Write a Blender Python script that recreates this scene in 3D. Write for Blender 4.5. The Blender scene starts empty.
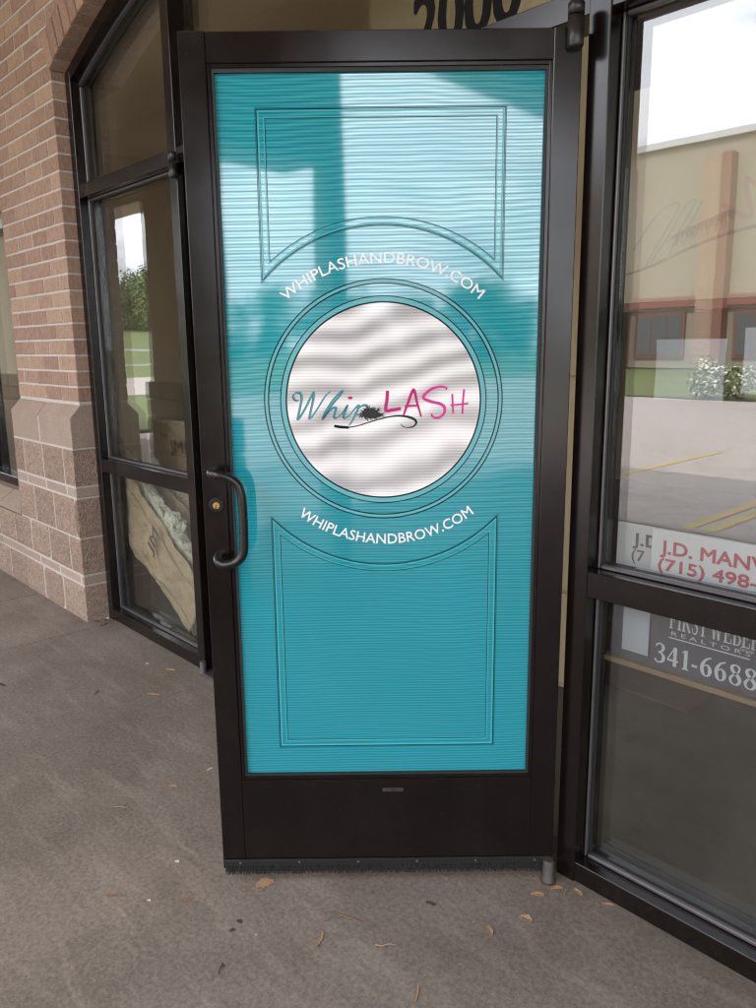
import bpy, bmesh, math, random
from mathutils import Vector, Matrix
random.seed(7)
S = bpy.context.scene
COL = S.collection

# ------------------------------------------------------------------ camera
def make_camera():
    f, pitch, roll, yaw = 780.37, 0.1995, -0.0111, 0.8291
    F = Vector((-math.sin(yaw)*math.cos(pitch), math.cos(yaw)*math.cos(pitch), -math.sin(pitch)))
    R = F.cross(Vector((0, 0, 1))).normalized(); U = R.cross(F)
    R2 = R*math.cos(roll)+U*math.sin(roll); U2 = -R*math.sin(roll)+U*math.cos(roll)
    c = bpy.data.cameras.new('camera'); o = bpy.data.objects.new('camera', c); COL.objects.link(o)
    M = Matrix.Identity(4)
    for i in range(3):
        M[i][0] = R2[i]; M[i][1] = U2[i]; M[i][2] = -F[i]
    M.translation = Vector((1.1038, -1.6831, 1.4614))
    o.matrix_world = M
    c.sensor_fit = 'HORIZONTAL'; c.sensor_width = 36; c.lens = f/756*36
    c.clip_start = 0.02; c.clip_end = 2000
    S.camera = o
make_camera()

# ------------------------------------------------------------------ light
SUN_EL = 52
w = bpy.data.worlds.new('World'); S.world = w; w.use_nodes = True
nt = w.node_tree; nt.nodes.clear()
sky = nt.nodes.new('ShaderNodeTexSky'); sky.sky_type = 'NISHITA'; sky.sun_disc = False
sky.sun_elevation = math.radians(SUN_EL); sky.sun_rotation = math.radians(0)
sky.air_density = 1.2; sky.dust_density = 4.0; sky.ozone_density = 1.0
bg = nt.nodes.new('ShaderNodeBackground'); bg.inputs[1].default_value = 0.15
# thin bright cloud cover mixed over the clear sky
tc = nt.nodes.new('ShaderNodeTexCoord'); mp = nt.nodes.new('ShaderNodeMapping'); mp.inputs['Scale'].default_value = (1.2, 1.2, 3.5)
nz = nt.nodes.new('ShaderNodeTexNoise'); nz.inputs['Scale'].default_value = 2.2; nz.inputs['Detail'].default_value = 7; nz.inputs['Roughness'].default_value = .58
rp = nt.nodes.new('ShaderNodeValToRGB'); rp.color_ramp.elements[0].position = .30; rp.color_ramp.elements[1].position = .52
mx = nt.nodes.new('ShaderNodeMix'); mx.data_type = 'RGBA'; mx.inputs[7].default_value = (16.9, 17.4, 18.7, 1)
out = nt.nodes.new('ShaderNodeOutputWorld')
L = nt.links.new
L(tc.outputs['Generated'], mp.inputs[0]); L(mp.outputs[0], nz.inputs['Vector']); L(nz.outputs[0], rp.inputs[0])
L(rp.outputs[0], mx.inputs[0]); L(sky.outputs[0], mx.inputs[6]); L(mx.outputs[2], bg.inputs[0]); L(bg.outputs[0], out.inputs[0])
sl = bpy.data.lights.new('sun', 'SUN'); sl.energy = 3.6; sl.angle = math.radians(.53); sl.color = (1, .95, .87)
so = bpy.data.objects.new('sun', sl); COL.objects.link(so)
so.rotation_euler = Vector((0.12, math.cos(math.radians(SUN_EL)), math.sin(math.radians(SUN_EL)))).to_track_quat('Z', 'Y').to_euler()
so.location = (0, 30, 40)
S.view_settings.view_transform = 'Standard'; S.view_settings.look = 'None'
S.view_settings.gamma = 1; S.view_settings.use_curve_mapping = False
S.view_settings.exposure = 1.22
S.render.engine = 'CYCLES'
S.cycles.use_denoising = True; S.cycles.filter_width = 1.25
S.cycles.max_bounces = 12; S.cycles.diffuse_bounces = 6; S.cycles.glossy_bounces = 6
S.cycles.transparent_max_bounces = 16; S.cycles.caustics_reflective = False; S.cycles.caustics_refractive = False

# ------------------------------------------------------------------ materials
class N:
    def __init__(s, name):
        s.m = bpy.data.materials.new(name); s.m.use_nodes = True; s.t = s.m.node_tree
        s.t.nodes.clear(); s.out = s.new('OutputMaterial')
    def new(s, k, **kw):
        n = s.t.nodes.new('ShaderNode'+k)
        for a, b in kw.items(): setattr(n, a, b)
        return n
    def link(s, a, b): s.t.links.new(a, b)
    def val(s, x, sock):
        if isinstance(x, (int, float)): sock.default_value = x
        elif isinstance(x, (tuple, list)): sock.default_value = tuple(x) if len(x) != 3 or len(sock.default_value) == 3 else (*x, 1)
        else: s.link(x, sock)
    def math(s, op, a, b=0., clamp=False):
        n = s.new('Math', operation=op, use_clamp=clamp); s.val(a, n.inputs[0]); s.val(b, n.inputs[1]); return n.outputs[0]
    def mix(s, f, a, b, mode='MIX'):
        n = s.new('Mix', data_type='RGBA', blend_type=mode); s.val(f, n.inputs[0]); s.val(a, n.inputs[6]); s.val(b, n.inputs[7]); return n.outputs[2]
    def noise(s, vec, scale, detail=4, rough=.55, dist=0):
        n = s.new('TexNoise'); n.inputs['Scale'].default_value = scale; n.inputs['Detail'].default_value = detail
        n.inputs['Roughness'].default_value = rough; n.inputs['Distortion'].default_value = dist
        if vec is not None: s.link(vec, n.inputs['Vector'])
        return n.outputs['Fac']
    def ramp(s, fac, stops):
        n = s.new('ValToRGB'); e = n.color_ramp.elements
        while len(e) < len(stops): e.new(.5)
        for el, (p, c) in zip(e, stops):
            el.position = p; el.color = (c, c, c, 1) if isinstance(c, (int, float)) else (*c, 1)
        s.link(fac, n.inputs[0]); return n.outputs[0]
    def map(s, vec, scale=(1, 1, 1), rot=(0, 0, 0), loc=(0, 0, 0)):
        n = s.new('Mapping'); n.inputs['Scale'].default_value = scale; n.inputs['Rotation'].default_value = rot; n.inputs['Location'].default_value = loc
        s.link(vec, n.inputs[0]); return n.outputs[0]
    def coord(s, k='Object'): return s.new('TexCoord').outputs[k]
    def pos(s): return s.new('NewGeometry').outputs['Position']
    def bump(s, h, strength=.3, dist=.01):
        n = s.new('Bump'); n.inputs['Strength'].default_value = strength; n.inputs['Distance'].default_value = dist; s.link(h, n.inputs['Height']); return n.outputs[0]
    def bsdf(s, color, rough=.5, metal=0., normal=None, ior=1.5, spec=.5, **kw):
        n = s.new('BsdfPrincipled'); s.val(color, n.inputs['Base Color']); s.val(rough, n.inputs['Roughness']); s.val(metal, n.inputs['Metallic'])
        n.inputs['IOR'].default_value = ior; n.inputs['Specular IOR Level'].default_value = spec
        if normal is not None: s.link(normal, n.inputs['Normal'])
        for a, b in kw.items(): s.val(b, n.inputs[a.replace('_', ' ')])
        s.link(n.outputs[0], s.out.inputs[0]); return n
M = {}
def simple(name, c, rough=.5, var=.12, scale=30, bump=.0, metal=0., ior=1.5, spec=.5, bscale=None):
    n = N(name); p = n.pos()
    v = n.noise(p, scale, 5)
    col = n.mix(v, tuple(x*(1-var) for x in c), tuple(min(1, x*(1+var)) for x in c))
    r = n.math('ADD', rough-.06, n.math('MULTIPLY', n.noise(p, scale*.4, 3), .12))
    nb = n.bump(n.noise(p, bscale or scale*4, 4), bump, .004) if bump else None
    n.bsdf(col, r, metal, nb, ior, spec); M[name] = n.m; return n.m

# bronze anodised aluminium: dusty, faint vertical brushing
def bronze(name, c, rough):
    n = N(name); p = n.pos()
    br = n.noise(n.map(p, (90, 90, 1.5)), 3, 4)
    dust = n.ramp(n.noise(p, 9, 6, .6), [(.45, 0), (.75, 1)])
    low = n.new('SeparateXYZ'); n.link(p, low.inputs[0])
    lowf = n.math('MULTIPLY', n.math('SUBTRACT', 1.0, n.math('MULTIPLY', low.outputs[2], 4.0), True), n.ramp(n.noise(p, 45, 6, .7), [(.42, 0), (.7, 1)]))
    col = n.mix(br, tuple(x*.85 for x in c), tuple(x*1.15 for x in c))
    col = n.mix(n.math('MULTIPLY', dust, .012), col, (.20, .17, .15))
    col = n.mix(n.math('MULTIPLY', lowf, .035), col, (.17, .14, .115))
    speck = n.ramp(n.noise(p, 260, 2), [(.70, 0), (.76, 1)])
    col = n.mix(n.math('MULTIPLY', speck, .16), col, (.3, .27, .24))
    r = n.math('ADD', rough, n.math('MULTIPLY', dust, .05))
    n.bsdf(col, r, 0., n.bump(br, .04, .001), 1.5, .42); M[name] = n.m
bronze('bronze', (.0062, .0038, .0034), .19)
bronze('door_bronze', (.0050, .0031, .0028), .18)
simple('black_metal', (.008, .0075, .0075), .28, .2, 60, spec=.4)
simple('black_rubber', (.012, .012, .012), .6, .2, 90)
simple('bead', (.13, .12, .125), .38, .1, 40, metal=.5)
simple('brass', (.62, .40, .13), .3, .15, 90, metal=1.)
simple('hinge_metal', (.014, .013, .013), .35, .25, 70)
simple('grimy_metal', (.045, .038, .033), .5, .4, 60, bump=.3)
simple('tan_paint', (.52, .40, .24), .7, .08, 4, bump=.08, bscale=120)
simple('stucco', (.60, .52, .39), .85, .08, 6, bump=.4, bscale=180)
simple('pale_stucco', (.30, .265, .215), .85, .08, 2, bump=.3, bscale=60)
simple('ceiling_paint', (.68, .57, .40), .8, .06, 3)
simple('inner_floor', (.105, .092, .075), .6, .55, 3.5, bump=.2)
simple('white_board', (.66, .66, .68), .35, .04, 12)
simple('paper', (.42, .44, .48), .6, .03, 10)
simple('sign_grey', (.085, .08, .105), .3, .1, 9)
simple('red_ink', (.42, .03, .06), .4, .1, 90)
simple('reflected_ink', (.05, .05, .06), .5, .1, 90)
simple('white_ink', (.60, .60, .63), .4, .03, 90)
simple('orange_ink', (.75, .28, .10), .4, .1, 60)
simple('number_black', (.006, .006, .006), .7, .1, 60, spec=.1)
simple('pine', (.26, .165, .09), .6, .2, 40)
simple('fibre', (.78, .76, .60), .95, .28, 55, bump=1.0, bscale=120)
simple('stamp_ink', (.10, .08, .06), .7, .2, 60)
simple('tan_banner', (.55, .46, .32), .6, .05, 8)
simple('teal_faint', (.36, .40, .33), .6, .05, 30)
simple('pink_faint', (.52, .36, .31), .6, .05, 30)
simple('grey_faint', (.31, .27, .21), .6, .05, 30)
simple('yellow_paint', (.50, .39, .17), .7, .2, 15)
simple('asphalt_edge', (.36, .33, .29), .85, .15, 10, bump=.3)
simple('red_trim', (.20, .088, .066), .6, .15, 6)
simple('pale_metal', (.55, .56, .58), .4, .1, 8)
simple('dark_glass', (.09, .095, .10), .25, .1, 5)
simple('trunk', (.12, .085, .06), .9, .3, 20, bump=.6)
simple('rope_cotton', (.74, .73, .70), .9, .1, 90)
simple('mat_brown', (.11, .06, .045), .9, .25, 60, bump=.6, bscale=300)
simple('car_paint', (.10, .16, .34), .25, .05, 4)
simple('tyre', (.02, .02, .02), .8, .2, 60)

def brickmat():
    n = N('brick'); p = n.pos(); r = n.new('ObjectInfo').outputs['Random']
    base = n.ramp(r, [(0, (.212, .122, .091)), (.3, (.250, .148, .108)), (.62, (.290, .183, .132)), (.88, (.315, .208, .144)), (1, (.335, .230, .158))])
    pp = n.map(p, (1, 1, 1)); off = n.new('VectorMath', operation='ADD'); n.link(p, off.inputs[0])
    cmb = n.new('CombineXYZ'); n.link(n.math('MULTIPLY', r, 50.), cmb.inputs[0]); n.link(cmb.outputs[0], off.inputs[1]); pp = off.outputs[0]
    streak = n.noise(n.map(pp, (60, 60, 14), (0, .5, 0)), 2.2, 5, .65)
    spots = n.noise(pp, 55, 5, .65)
    c = n.mix(n.ramp(streak, [(.38, 0), (.66, .75)]), base, n.mix(.5, base, (.50, .37, .26)))
    c = n.mix(n.ramp(spots, [(.50, 0), (.72, .5)]), c, (.145, .075, .055))
    h = n.math('ADD', n.math('MULTIPLY', streak, .7), n.math('MULTIPLY', n.noise(pp, 230, 3), .5))
    n.bsdf(c, .88, 0, n.bump(h, .65, .004)); M['brick'] = n.m
brickmat()
def blockmat(name, c0, c1, rough):
    n = N(name); p = n.pos(); r = n.new('ObjectInfo').outputs['Random']
    base = n.mix(r, c0, c1)
    vo = n.new('TexVoronoi'); vo.inputs['Scale'].default_value = 85 if rough else 150; n.link(p, vo.inputs['Vector'])
    sp = n.ramp(vo.outputs['Color'], [(.15, .62), (.5, 1.0), (.85, 1.32)])
    c = n.mix(.55 if rough else .3, base, sp, 'MULTIPLY')
    big = n.noise(p, 7, 5)
    c = n.mix(n.ramp(big, [(.45, 0), (.75, .35)]), c, tuple(x*.7 for x in c0))
    h = n.math('ADD', n.math('MULTIPLY', vo.outputs['Distance'], .6), n.noise(p, 60, 5, .7))
    n.bsdf(c, .92, 0, n.bump(h, .9 if rough else .25, .012 if rough else .003)); M[name] = n.m
blockmat('split_block', (.272, .188, .143), (.342, .250, .192), True)
blockmat('smooth_block', (.29, .215, .170), (.33, .25, .20), False)
blockmat('mortar', (.44, .385, .34), (.48, .42, .375), False)
def brickwall():
    n = N('brick_pattern'); p = n.pos(); m2 = n.new('TexBrick'); m2.inputs['Scale'].default_value = 1
    sx = n.new('SeparateXYZ'); n.link(p, sx.inputs[0]); cb = n.new('CombineXYZ'); n.link(sx.outputs[0], cb.inputs[0]); n.link(sx.outputs[2], cb.inputs[1])
    n.link(cb.outputs[0], m2.inputs['Vector']); m2.inputs['Brick Width'].default_value = .223; m2.inputs['Row Height'].default_value = .0812; m2.inputs['Mortar Size'].default_value = .006
    m2.inputs['Color1'].default_value = (.25, .145, .1, 1); m2.inputs['Color2'].default_value = (.34, .21, .14, 1); m2.inputs['Mortar'].default_value = (.5, .44, .39, 1)
    n.bsdf(m2.outputs['Color'], .9); M['brick_pattern'] = n.m
brickwall()
def concrete():
    n = N('concrete'); p = n.pos()
    big = n.noise(p, .8, 6, .6, .6); brush = n.noise(n.map(p, (1.0, 5.0, 1), (0, 0, .55)), 2.4, 7, .66, .5); fine = n.noise(p, 75, 5, .75); grit = n.noise(p, 190, 2, .6)
    c = n.mix(n.ramp(big, [(.3, 0), (.7, 1)]), (.142, .113, .093), (.222, .182, .155))
    c = n.mix(n.ramp(n.noise(p, 2.1, 6, .62, .8), [(.46, 0), (.68, .6)]), c, (.110, .085, .067))
    c = n.mix(n.ramp(brush, [(.52, 0), (.70, .5)]), c, (.285, .235, .198))
    c = n.mix(n.ramp(n.noise(n.map(p, (1.0, 4.0, 1), (0, 0, .75), (7, 3, 0)), 3.4, 6, .6), [(.56, 0), (.72, .32)]), c, (.105, .085, .075))
    c = n.mix(.8, c, n.ramp(fine, [(.36, .68), (.5, 1.0), (.64, 1.34)]), 'MULTIPLY')
    c = n.mix(n.ramp(grit, [(.62, 0), (.68, .55)]), c, (.07, .057, .05))
    c = n.mix(n.ramp(n.noise(n.map(p, (1, 1, 1), (0, 0, 0), (9, 4, 0)), 170, 2, .5), [(.64, 0), (.70, .35)]), c, (.36, .31, .27))
    st = n.ramp(n.noise(p, 5, 5, .6, 1.), [(.60, 0), (.70, .4)])
    c = n.mix(st, c, (.11, .09, .08))
    sx = n.new('SeparateXYZ'); n.link(p, sx.inputs[0])
    d = n.math('MULTIPLY', n.math('SUBTRACT', 1.0, n.math('MULTIPLY', n.math('ABSOLUTE', sx.outputs[1]), 7.), True), n.ramp(n.noise(p, 14, 5), [(.3, 0), (.65, 1)]))
    c = n.mix(n.math('MULTIPLY', d, .4), c, (.10, .08, .065))
    h = n.math('ADD', n.math('MULTIPLY', fine, .6), n.math('MULTIPLY', n.noise(p, 26, 4), .6))
    n.bsdf(c, n.math('ADD', .74, n.math('MULTIPLY', big, .2)), 0, n.bump(h, .4, .004), 1.5, .3); M['concrete'] = n.m
concrete()
def pavement():
    n = N('pavement'); p = n.pos()
    c = n.mix(n.noise(p, .35, 6), (.38, .33, .305), (.50, .44, .405))
    c = n.mix(.6, c, n.ramp(n.noise(p, 45, 4, .7), [(.3, .75), (.7, 1.2)]), 'MULTIPLY')
    cr = n.ramp(n.noise(n.map(p, (1, 1, 1)), .8, 8, .6, 2), [(.485, 0), (.5, .5), (.515, 0)])
    c = n.mix(cr, c, (.1, .09, .08))
    n.bsdf(c, .9, 0, n.bump(n.noise(p, 60, 3), .3, .01)); M['pavement'] = n.m
pavement()
def grassmat():
    n = N('lawn'); p = n.pos()
    c = n.mix(n.noise(p, .5, 5), (.085, .118, .034), (.145, .172, .058))
    c = n.mix(.7, c, n.ramp(n.noise(p, 18, 4, .7), [(.3, .6), (.7, 1.4)]), 'MULTIPLY')
    n.bsdf(c, .95); M['lawn'] = n.m
grassmat()
def leafmat(name, c):
    n = N(name); r = n.noise(n.pos(), 1.7, 3); g = n.noise(n.pos(), 11, 2)
    col = n.mix(r, tuple(x*.6 for x in c), tuple(x*1.45 for x in c)); col = n.mix(.4, col, n.ramp(g, [(.3, .6), (.7, 1.4)]), 'MULTIPLY')
    n.bsdf(col, .75); M[name] = n.m
leafmat('leaf', (.06, .105, .028)); leafmat('leaf_pale', (.10, .14, .04)); leafmat('blossom', (.75, .72, .60))
def kraft():
    n = N('kraft'); p = n.pos()
    c = n.mix(n.noise(p, 6, 5), (.50, .365, .225), (.62, .47, .30))
    wr = n.noise(n.map(p, (1, 1, 1), (.3, .5, .2)), 16, 5, .6, 1.5)
    c = n.mix(n.ramp(wr, [(.47, 0), (.5, .35), (.53, 0)]), c, (.26, .17, .095))
    n.bsdf(c, .7, 0, n.bump(wr, .6, .012)); M['kraft'] = n.m
kraft()
def dryleaf(name, c):
    n = N(name); p = n.pos()
    n.bsdf(n.mix(n.noise(n.map(p, (1, 1, 1)), 120, 4), tuple(x*.6 for x in c), tuple(x*1.3 for x in c)), .85); M[name] = n.m
dryleaf('dry_tan', (.30, .195, .11)); dryleaf('dry_brown', (.20, .115, .06)); dryleaf('dry_dark', (.06, .038, .025)); dryleaf('dry_orange', (.36, .21, .11)); dryleaf('dry_pale', (.55, .50, .44))

def glass(name, f0, tint):
    n = N(name)
    g = n.new('NewGeometry'); d = n.new('VectorMath', operation='DOT_PRODUCT'); n.link(g.outputs['Normal'], d.inputs[0]); n.link(g.outputs['Incoming'], d.inputs[1])
    cs = n.math('ABSOLUTE', d.outputs['Value']); k = n.math('POWER', n.math('SUBTRACT', 1.0, cs, True), 5.0)
    F = n.math('ADD', f0, n.math('MULTIPLY', k, 1-f0), True)
    wob = n.bump(n.noise(n.pos(), 1.6, 2), .035, .012)
    gl = n.new('BsdfGlossy'); gl.inputs['Roughness'].default_value = 0.0; n.link(wob, gl.inputs['Normal'])
    tr = n.new('BsdfTransparent'); tr.inputs[0].default_value = (*tint, 1)
    # thin film of dust
    df = n.new('BsdfDiffuse'); df.inputs[0].default_value = (.45, .42, .38, 1)
    m1 = n.new('MixShader'); n.link(F, m1.inputs[0]); n.link(tr.outputs[0], m1.inputs[1]); n.link(gl.outputs[0], m1.inputs[2])
    dust = n.math('ADD', .004, n.math('MULTIPLY', n.ramp(n.noise(n.pos(), 4, 7, .68), [(.45, 0), (.85, 1)]), .035))
    m2 = n.new('MixShader'); n.link(dust, m2.inputs[0]); n.link(m1.outputs[0], m2.inputs[1]); n.link(df.outputs[0], m2.inputs[2])
    n.link(m2.outputs[0], n.out.inputs[0]); M[name] = n.m
glass('glass', .135, (.92, .94, .93))

# printed perforated window film under gloss: all inks share the same gloss; the perforation shows as fine ripple bands
FILM_IOR = 1.66
def film(name, c_lo, c_hi, kind):
    n = N(name); o = n.coord('Object')
    s = n.new('SeparateXYZ'); n.link(o, s.inputs[0]); x, z = s.outputs[0], s.outputs[2]
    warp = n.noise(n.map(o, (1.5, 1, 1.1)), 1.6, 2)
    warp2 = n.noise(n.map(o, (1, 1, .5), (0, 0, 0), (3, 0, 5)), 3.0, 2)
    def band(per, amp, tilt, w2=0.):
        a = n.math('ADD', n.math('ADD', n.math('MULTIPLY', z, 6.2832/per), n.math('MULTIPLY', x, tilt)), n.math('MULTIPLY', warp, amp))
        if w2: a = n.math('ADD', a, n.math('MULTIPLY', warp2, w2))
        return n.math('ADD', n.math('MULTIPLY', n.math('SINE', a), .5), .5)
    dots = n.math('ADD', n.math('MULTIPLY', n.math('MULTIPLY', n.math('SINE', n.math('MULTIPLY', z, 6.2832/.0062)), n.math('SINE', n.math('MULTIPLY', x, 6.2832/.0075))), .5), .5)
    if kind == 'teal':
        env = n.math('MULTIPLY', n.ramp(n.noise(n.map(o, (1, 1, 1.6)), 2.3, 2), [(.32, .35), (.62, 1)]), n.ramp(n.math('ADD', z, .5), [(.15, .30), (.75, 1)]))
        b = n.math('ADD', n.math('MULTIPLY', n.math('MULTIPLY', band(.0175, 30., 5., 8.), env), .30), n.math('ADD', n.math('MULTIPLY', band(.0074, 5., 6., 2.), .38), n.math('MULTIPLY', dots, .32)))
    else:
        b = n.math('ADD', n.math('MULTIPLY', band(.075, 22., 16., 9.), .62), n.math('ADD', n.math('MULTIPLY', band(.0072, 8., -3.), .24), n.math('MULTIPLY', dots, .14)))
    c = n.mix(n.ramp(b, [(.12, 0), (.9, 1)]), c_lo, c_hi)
    pn = n.noise(o, 2.2, 3)
    c = n.mix(.12, c, n.ramp(pn, [(.3, .6), (.7, 1.3)]), 'MULTIPLY')
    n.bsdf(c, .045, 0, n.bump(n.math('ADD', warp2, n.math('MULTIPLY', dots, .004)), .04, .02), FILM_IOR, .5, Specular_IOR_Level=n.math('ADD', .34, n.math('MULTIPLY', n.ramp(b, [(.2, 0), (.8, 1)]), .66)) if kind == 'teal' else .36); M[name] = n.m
film('film_teal', (.008, .155, .205), (.030, .400, .460), 'teal')
film('film_white', (.33, .32, .325), (.84, .825, .83), 'white')
def ink(name, c): 
    n = N(name); o = n.coord('Object'); s = n.new('SeparateXYZ'); n.link(o, s.inputs[0])
    b = n.math('ADD', n.math('MULTIPLY', n.math('SINE', n.math('MULTIPLY', s.outputs[2], 6.2832/.0066)), .5), .5)
    n.bsdf(n.mix(b, tuple(x*.8 for x in c), c), .06, 0, None, FILM_IOR, .1); M[name] = n.m
ink('ink_black', (.012, .016, .02)); ink('ink_lightteal', (.055, .40, .455)); ink('ink_shade', (.012, .15, .19)); ink('ink_white', (.80, .84, .86)); ink('ink_pink', (.50, .008, .17)); ink('ink_pink2', (.62, .03, .27))
ink('ink_logoteal', (.075, .27, .31)); ink('ink_halo', (.13, .43, .47))

# ------------------------------------------------------------------ builders
def tag(o, label=None, cat=None, group=None, kind=None):
    if label: o['label'] = label
    if cat: o['category'] = cat
    if group: o['group'] = group
    if kind: o['kind'] = kind
    return o
def thing(name, label, cat, loc=(0, 0, 0), rz=0, group=None):
    o = bpy.data.objects.new(name, None); COL.objects.link(o); o.location = loc; o.rotation_euler = (0, 0, rz); o.empty_display_size = .1
    return tag(o, label, cat, group)
def origin(p):
    v = Vector((0, 0, 0))
    while p is not None: v += p.location; p = p.parent
    return v
def link(name, me, mat=None, parent=None, loc=(0, 0, 0), rot=(0, 0, 0), scale=(1, 1, 1)):
    o = bpy.data.objects.new(name, me); COL.objects.link(o)
    if mat and not me.materials: me.materials.append(M[mat])
    o.parent = parent; o.location = loc; o.rotation_euler = rot; o.scale = scale
    return o
def boxmesh(sx, sy, sz, bevel=0., seg=1, key=None):
    bm = bmesh.new(); bmesh.ops.create_cube(bm, size=1)
    for v in bm.verts: v.co = Vector((v.co.x*sx, v.co.y*sy, v.co.z*sz))
    if bevel: bmesh.ops.bevel(bm, geom=list(bm.edges), offset=min(bevel, .45*min(sx, sy, sz)), segments=seg, affect='EDGES', profile=.6)
    me = bpy.data.meshes.new('box'); bm.to_mesh(me); bm.free(); return me
def box(name, x0, x1, y0, y1, z0, z1, mat, parent=None, bevel=.0015, local=False):
    me = boxmesh(abs(x1-x0), abs(y1-y0), abs(z1-z0), bevel)
    c = Vector(((x0+x1)/2, (y0+y1)/2, (z0+z1)/2))
    if parent is not None and not local: c -= origin(parent)
    return link(name, me, mat, parent, c)
def pyd(name, verts, faces, mat, parent=None, local=False, smooth=False):
    me = bpy.data.meshes.new(name); me.from_pydata([tuple(v) for v in verts], [], faces); me.update()
    if smooth: me.polygons.foreach_set('use_smooth', [True]*len(me.polygons))
    o = link(name, me, mat, parent)
    if parent is not None and not local: o.location = -origin(parent)
    return o
def extrude_xz(name, pts, y0, y1, mat, parent=None, local=False, bevel=0.):
    """polygon in x,z extruded from y0 to y1"""
    bm = bmesh.new(); a = [bm.verts.new((x, y0, z)) for x, z in pts]; b = [bm.verts.new((x, y1, z)) for x, z in pts]
    bm.faces.new(a); bm.faces.new(list(reversed(b)))
    k = len(pts)
    for i in range(k): bm.faces.new((a[i], b[i], b[(i+1) % k], a[(i+1) % k]))
    bmesh.ops.recalc_face_normals(bm, faces=bm.faces)
    if bevel: bmesh.ops.bevel(bm, geom=list(bm.edges), offset=bevel, segments=1, affect='EDGES')
    bmesh.ops.triangulate(bm, faces=[f for f in bm.faces if len(f.verts) > 4])
    me = bpy.data.meshes.new(name); bm.to_mesh(me); bm.free()
    o = link(name, me, mat, parent)
    if parent is not None and not local: o.location = -origin(parent)
    return o
def tube(name, pts, r, mat, parent=None, seg=12, local=True):
    bm = bmesh.new(); rings = []
    P = [Vector(p) for p in pts]; n = len(P)
    rr = r if isinstance(r, (list, tuple)) else [r]*n
    up = None
    for i, p in enumerate(P):
        t = (P[min(i+1, n-1)]-P[max(i-1, 0)]).normalized()
        if up is None: up = t.orthogonal().normalized()
        up = (up-t*up.dot(t)).normalized(); s = t.cross(up)
        rings.append([bm.verts.new(p+(up*math.cos(a)+s*math.sin(a))*rr[i]) for a in [2*math.pi*k/seg for k in range(seg)]])
    for a, b in zip(rings, rings[1:]):
        for k in range(seg): bm.faces.new((a[k], a[(k+1) % seg], b[(k+1) % seg], b[k]))
    bm.faces.new(list(reversed(rings[0]))); bm.faces.new(rings[-1])
    bmesh.ops.recalc_face_normals(bm, faces=bm.faces)
    me = bpy.data.meshes.new(name); bm.to_mesh(me); bm.free()
    me.polygons.foreach_set('use_smooth', [len(p.vertices) == 4 for p in me.polygons])
    o = link(name, me, mat, parent)
    if parent is not None and not local: o.location = -origin(parent)
    return o
def smooth_pts(pts, k=8):
    out = []
    n = len(pts)
    for i in range(n-1):
        p0, p1, p2, p3 = pts[max(i-1, 0)], pts[i], pts[i+1], pts[min(i+2, n-1)]
        for j in range(k):
            t = j/k
            out.append(tuple(.5*(2*b+(c-a)*t+(2*a-5*b+4*c-d)*t*t+(3*b-a-3*c+d)*t**3) for a, b, c, d in zip(p0, p1, p2, p3)))
    out.append(tuple(pts[-1])); return out
def ribbon2d(pts, w, closed=False):
    """flat stroke: verts (2d) and quads; w constant or per point"""
    n = len(pts); V = []; Fc = []
    ww = w if isinstance(w, (list, tuple)) else [w]*n
    for i in range(n):
        a = pts[(i-1) % n] if (closed or i > 0) else pts[i]; b = pts[(i+1) % n] if (closed or i < n-1) else pts[i]; c = pts[i]
        d1 = Vector((c[0]-a[0], c[1]-a[1])); d2 = Vector((b[0]-c[0], b[1]-c[1]))
        if d1.length < 1e-9: d1 = d2
        if d2.length < 1e-9: d2 = d1
        d1.normalize(); d2.normalize(); t = (d1+d2)
        if t.length < 1e-6: t = d2
        t.normalize(); nn = Vector((-t.y, t.x)); k = 1/max(.45, nn.dot(Vector((-d2.y, d2.x))))
        V.append((c[0]+nn.x*ww[i]*.5*k, c[1]+nn.y*ww[i]*.5*k)); V.append((c[0]-nn.x*ww[i]*.5*k, c[1]-nn.y*ww[i]*.5*k))
    for i in range(n if closed else n-1):
        j = (i+1) % n; Fc.append((2*i, 2*i+1, 2*j+1, 2*j))
    return V, Fc
def merge2d(parts, step=6e-6):
    V = []; Fc = []
    for i, (v, f) in enumerate(parts):
        o = len(V); V += [(q[0], q[1], (q[2] if len(q) > 2 else 0)+i*step) for q in v]; Fc += [tuple(i+o for i in q) for q in f]
    return V, Fc
def text2d(s, height, bold=0., width=None, spacing=1.):
    """text outline as flat mesh in 2d, cap height = height, starting at 0"""
    cu = bpy.data.curves.new('t', 'FONT'); cu.body = s; cu.size = 1;  cu.space_character = spacing; cu.resolution_u = 3; cu.fill_mode = 'FRONT'
    ob = bpy.data.objects.new('t', cu); COL.objects.link(ob)
    dg = bpy.context.evaluated_depsgraph_get(); me = bpy.data.meshes.new_from_object(ob.evaluated_get(dg))
    V = [(v.co.x, v.co.y) for v in me.vertices]; Fc = [tuple(p.vertices) for p in me.polygons]
    bpy.data.objects.remove(ob); bpy.data.curves.remove(cu); bpy.data.meshes.remove(me)
    x0 = min(v[0] for v in V); x1 = max(v[0] for v in V)
    k = height/.729; kx = (width/(x1-x0)) if width else k
    O = [((x-x0)*kx, y*k) for x, y in V]
    if not bold: return O, Fc
    e = bold*k
    return merge2d([([(x+dx*e, y+dy*e) for x, y in O], Fc) for dx, dy in ((0, 0), (1, 0), (-1, 0), (0, 1), (0, -1), (.7, .7), (-.7, -.7), (.7, -.7), (-.7, .7))])
def plane_xz(name, vf, y, mat, parent, ox=0., oz=0., mirror=False, local=False):
    V, Fc = vf; s = -1 if mirror else 1
    return pyd(name, [(ox+s*q[0], y-(q[2] if len(q) > 2 else 0), oz+q[1]) for q in V], Fc, mat, parent, local)

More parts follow.
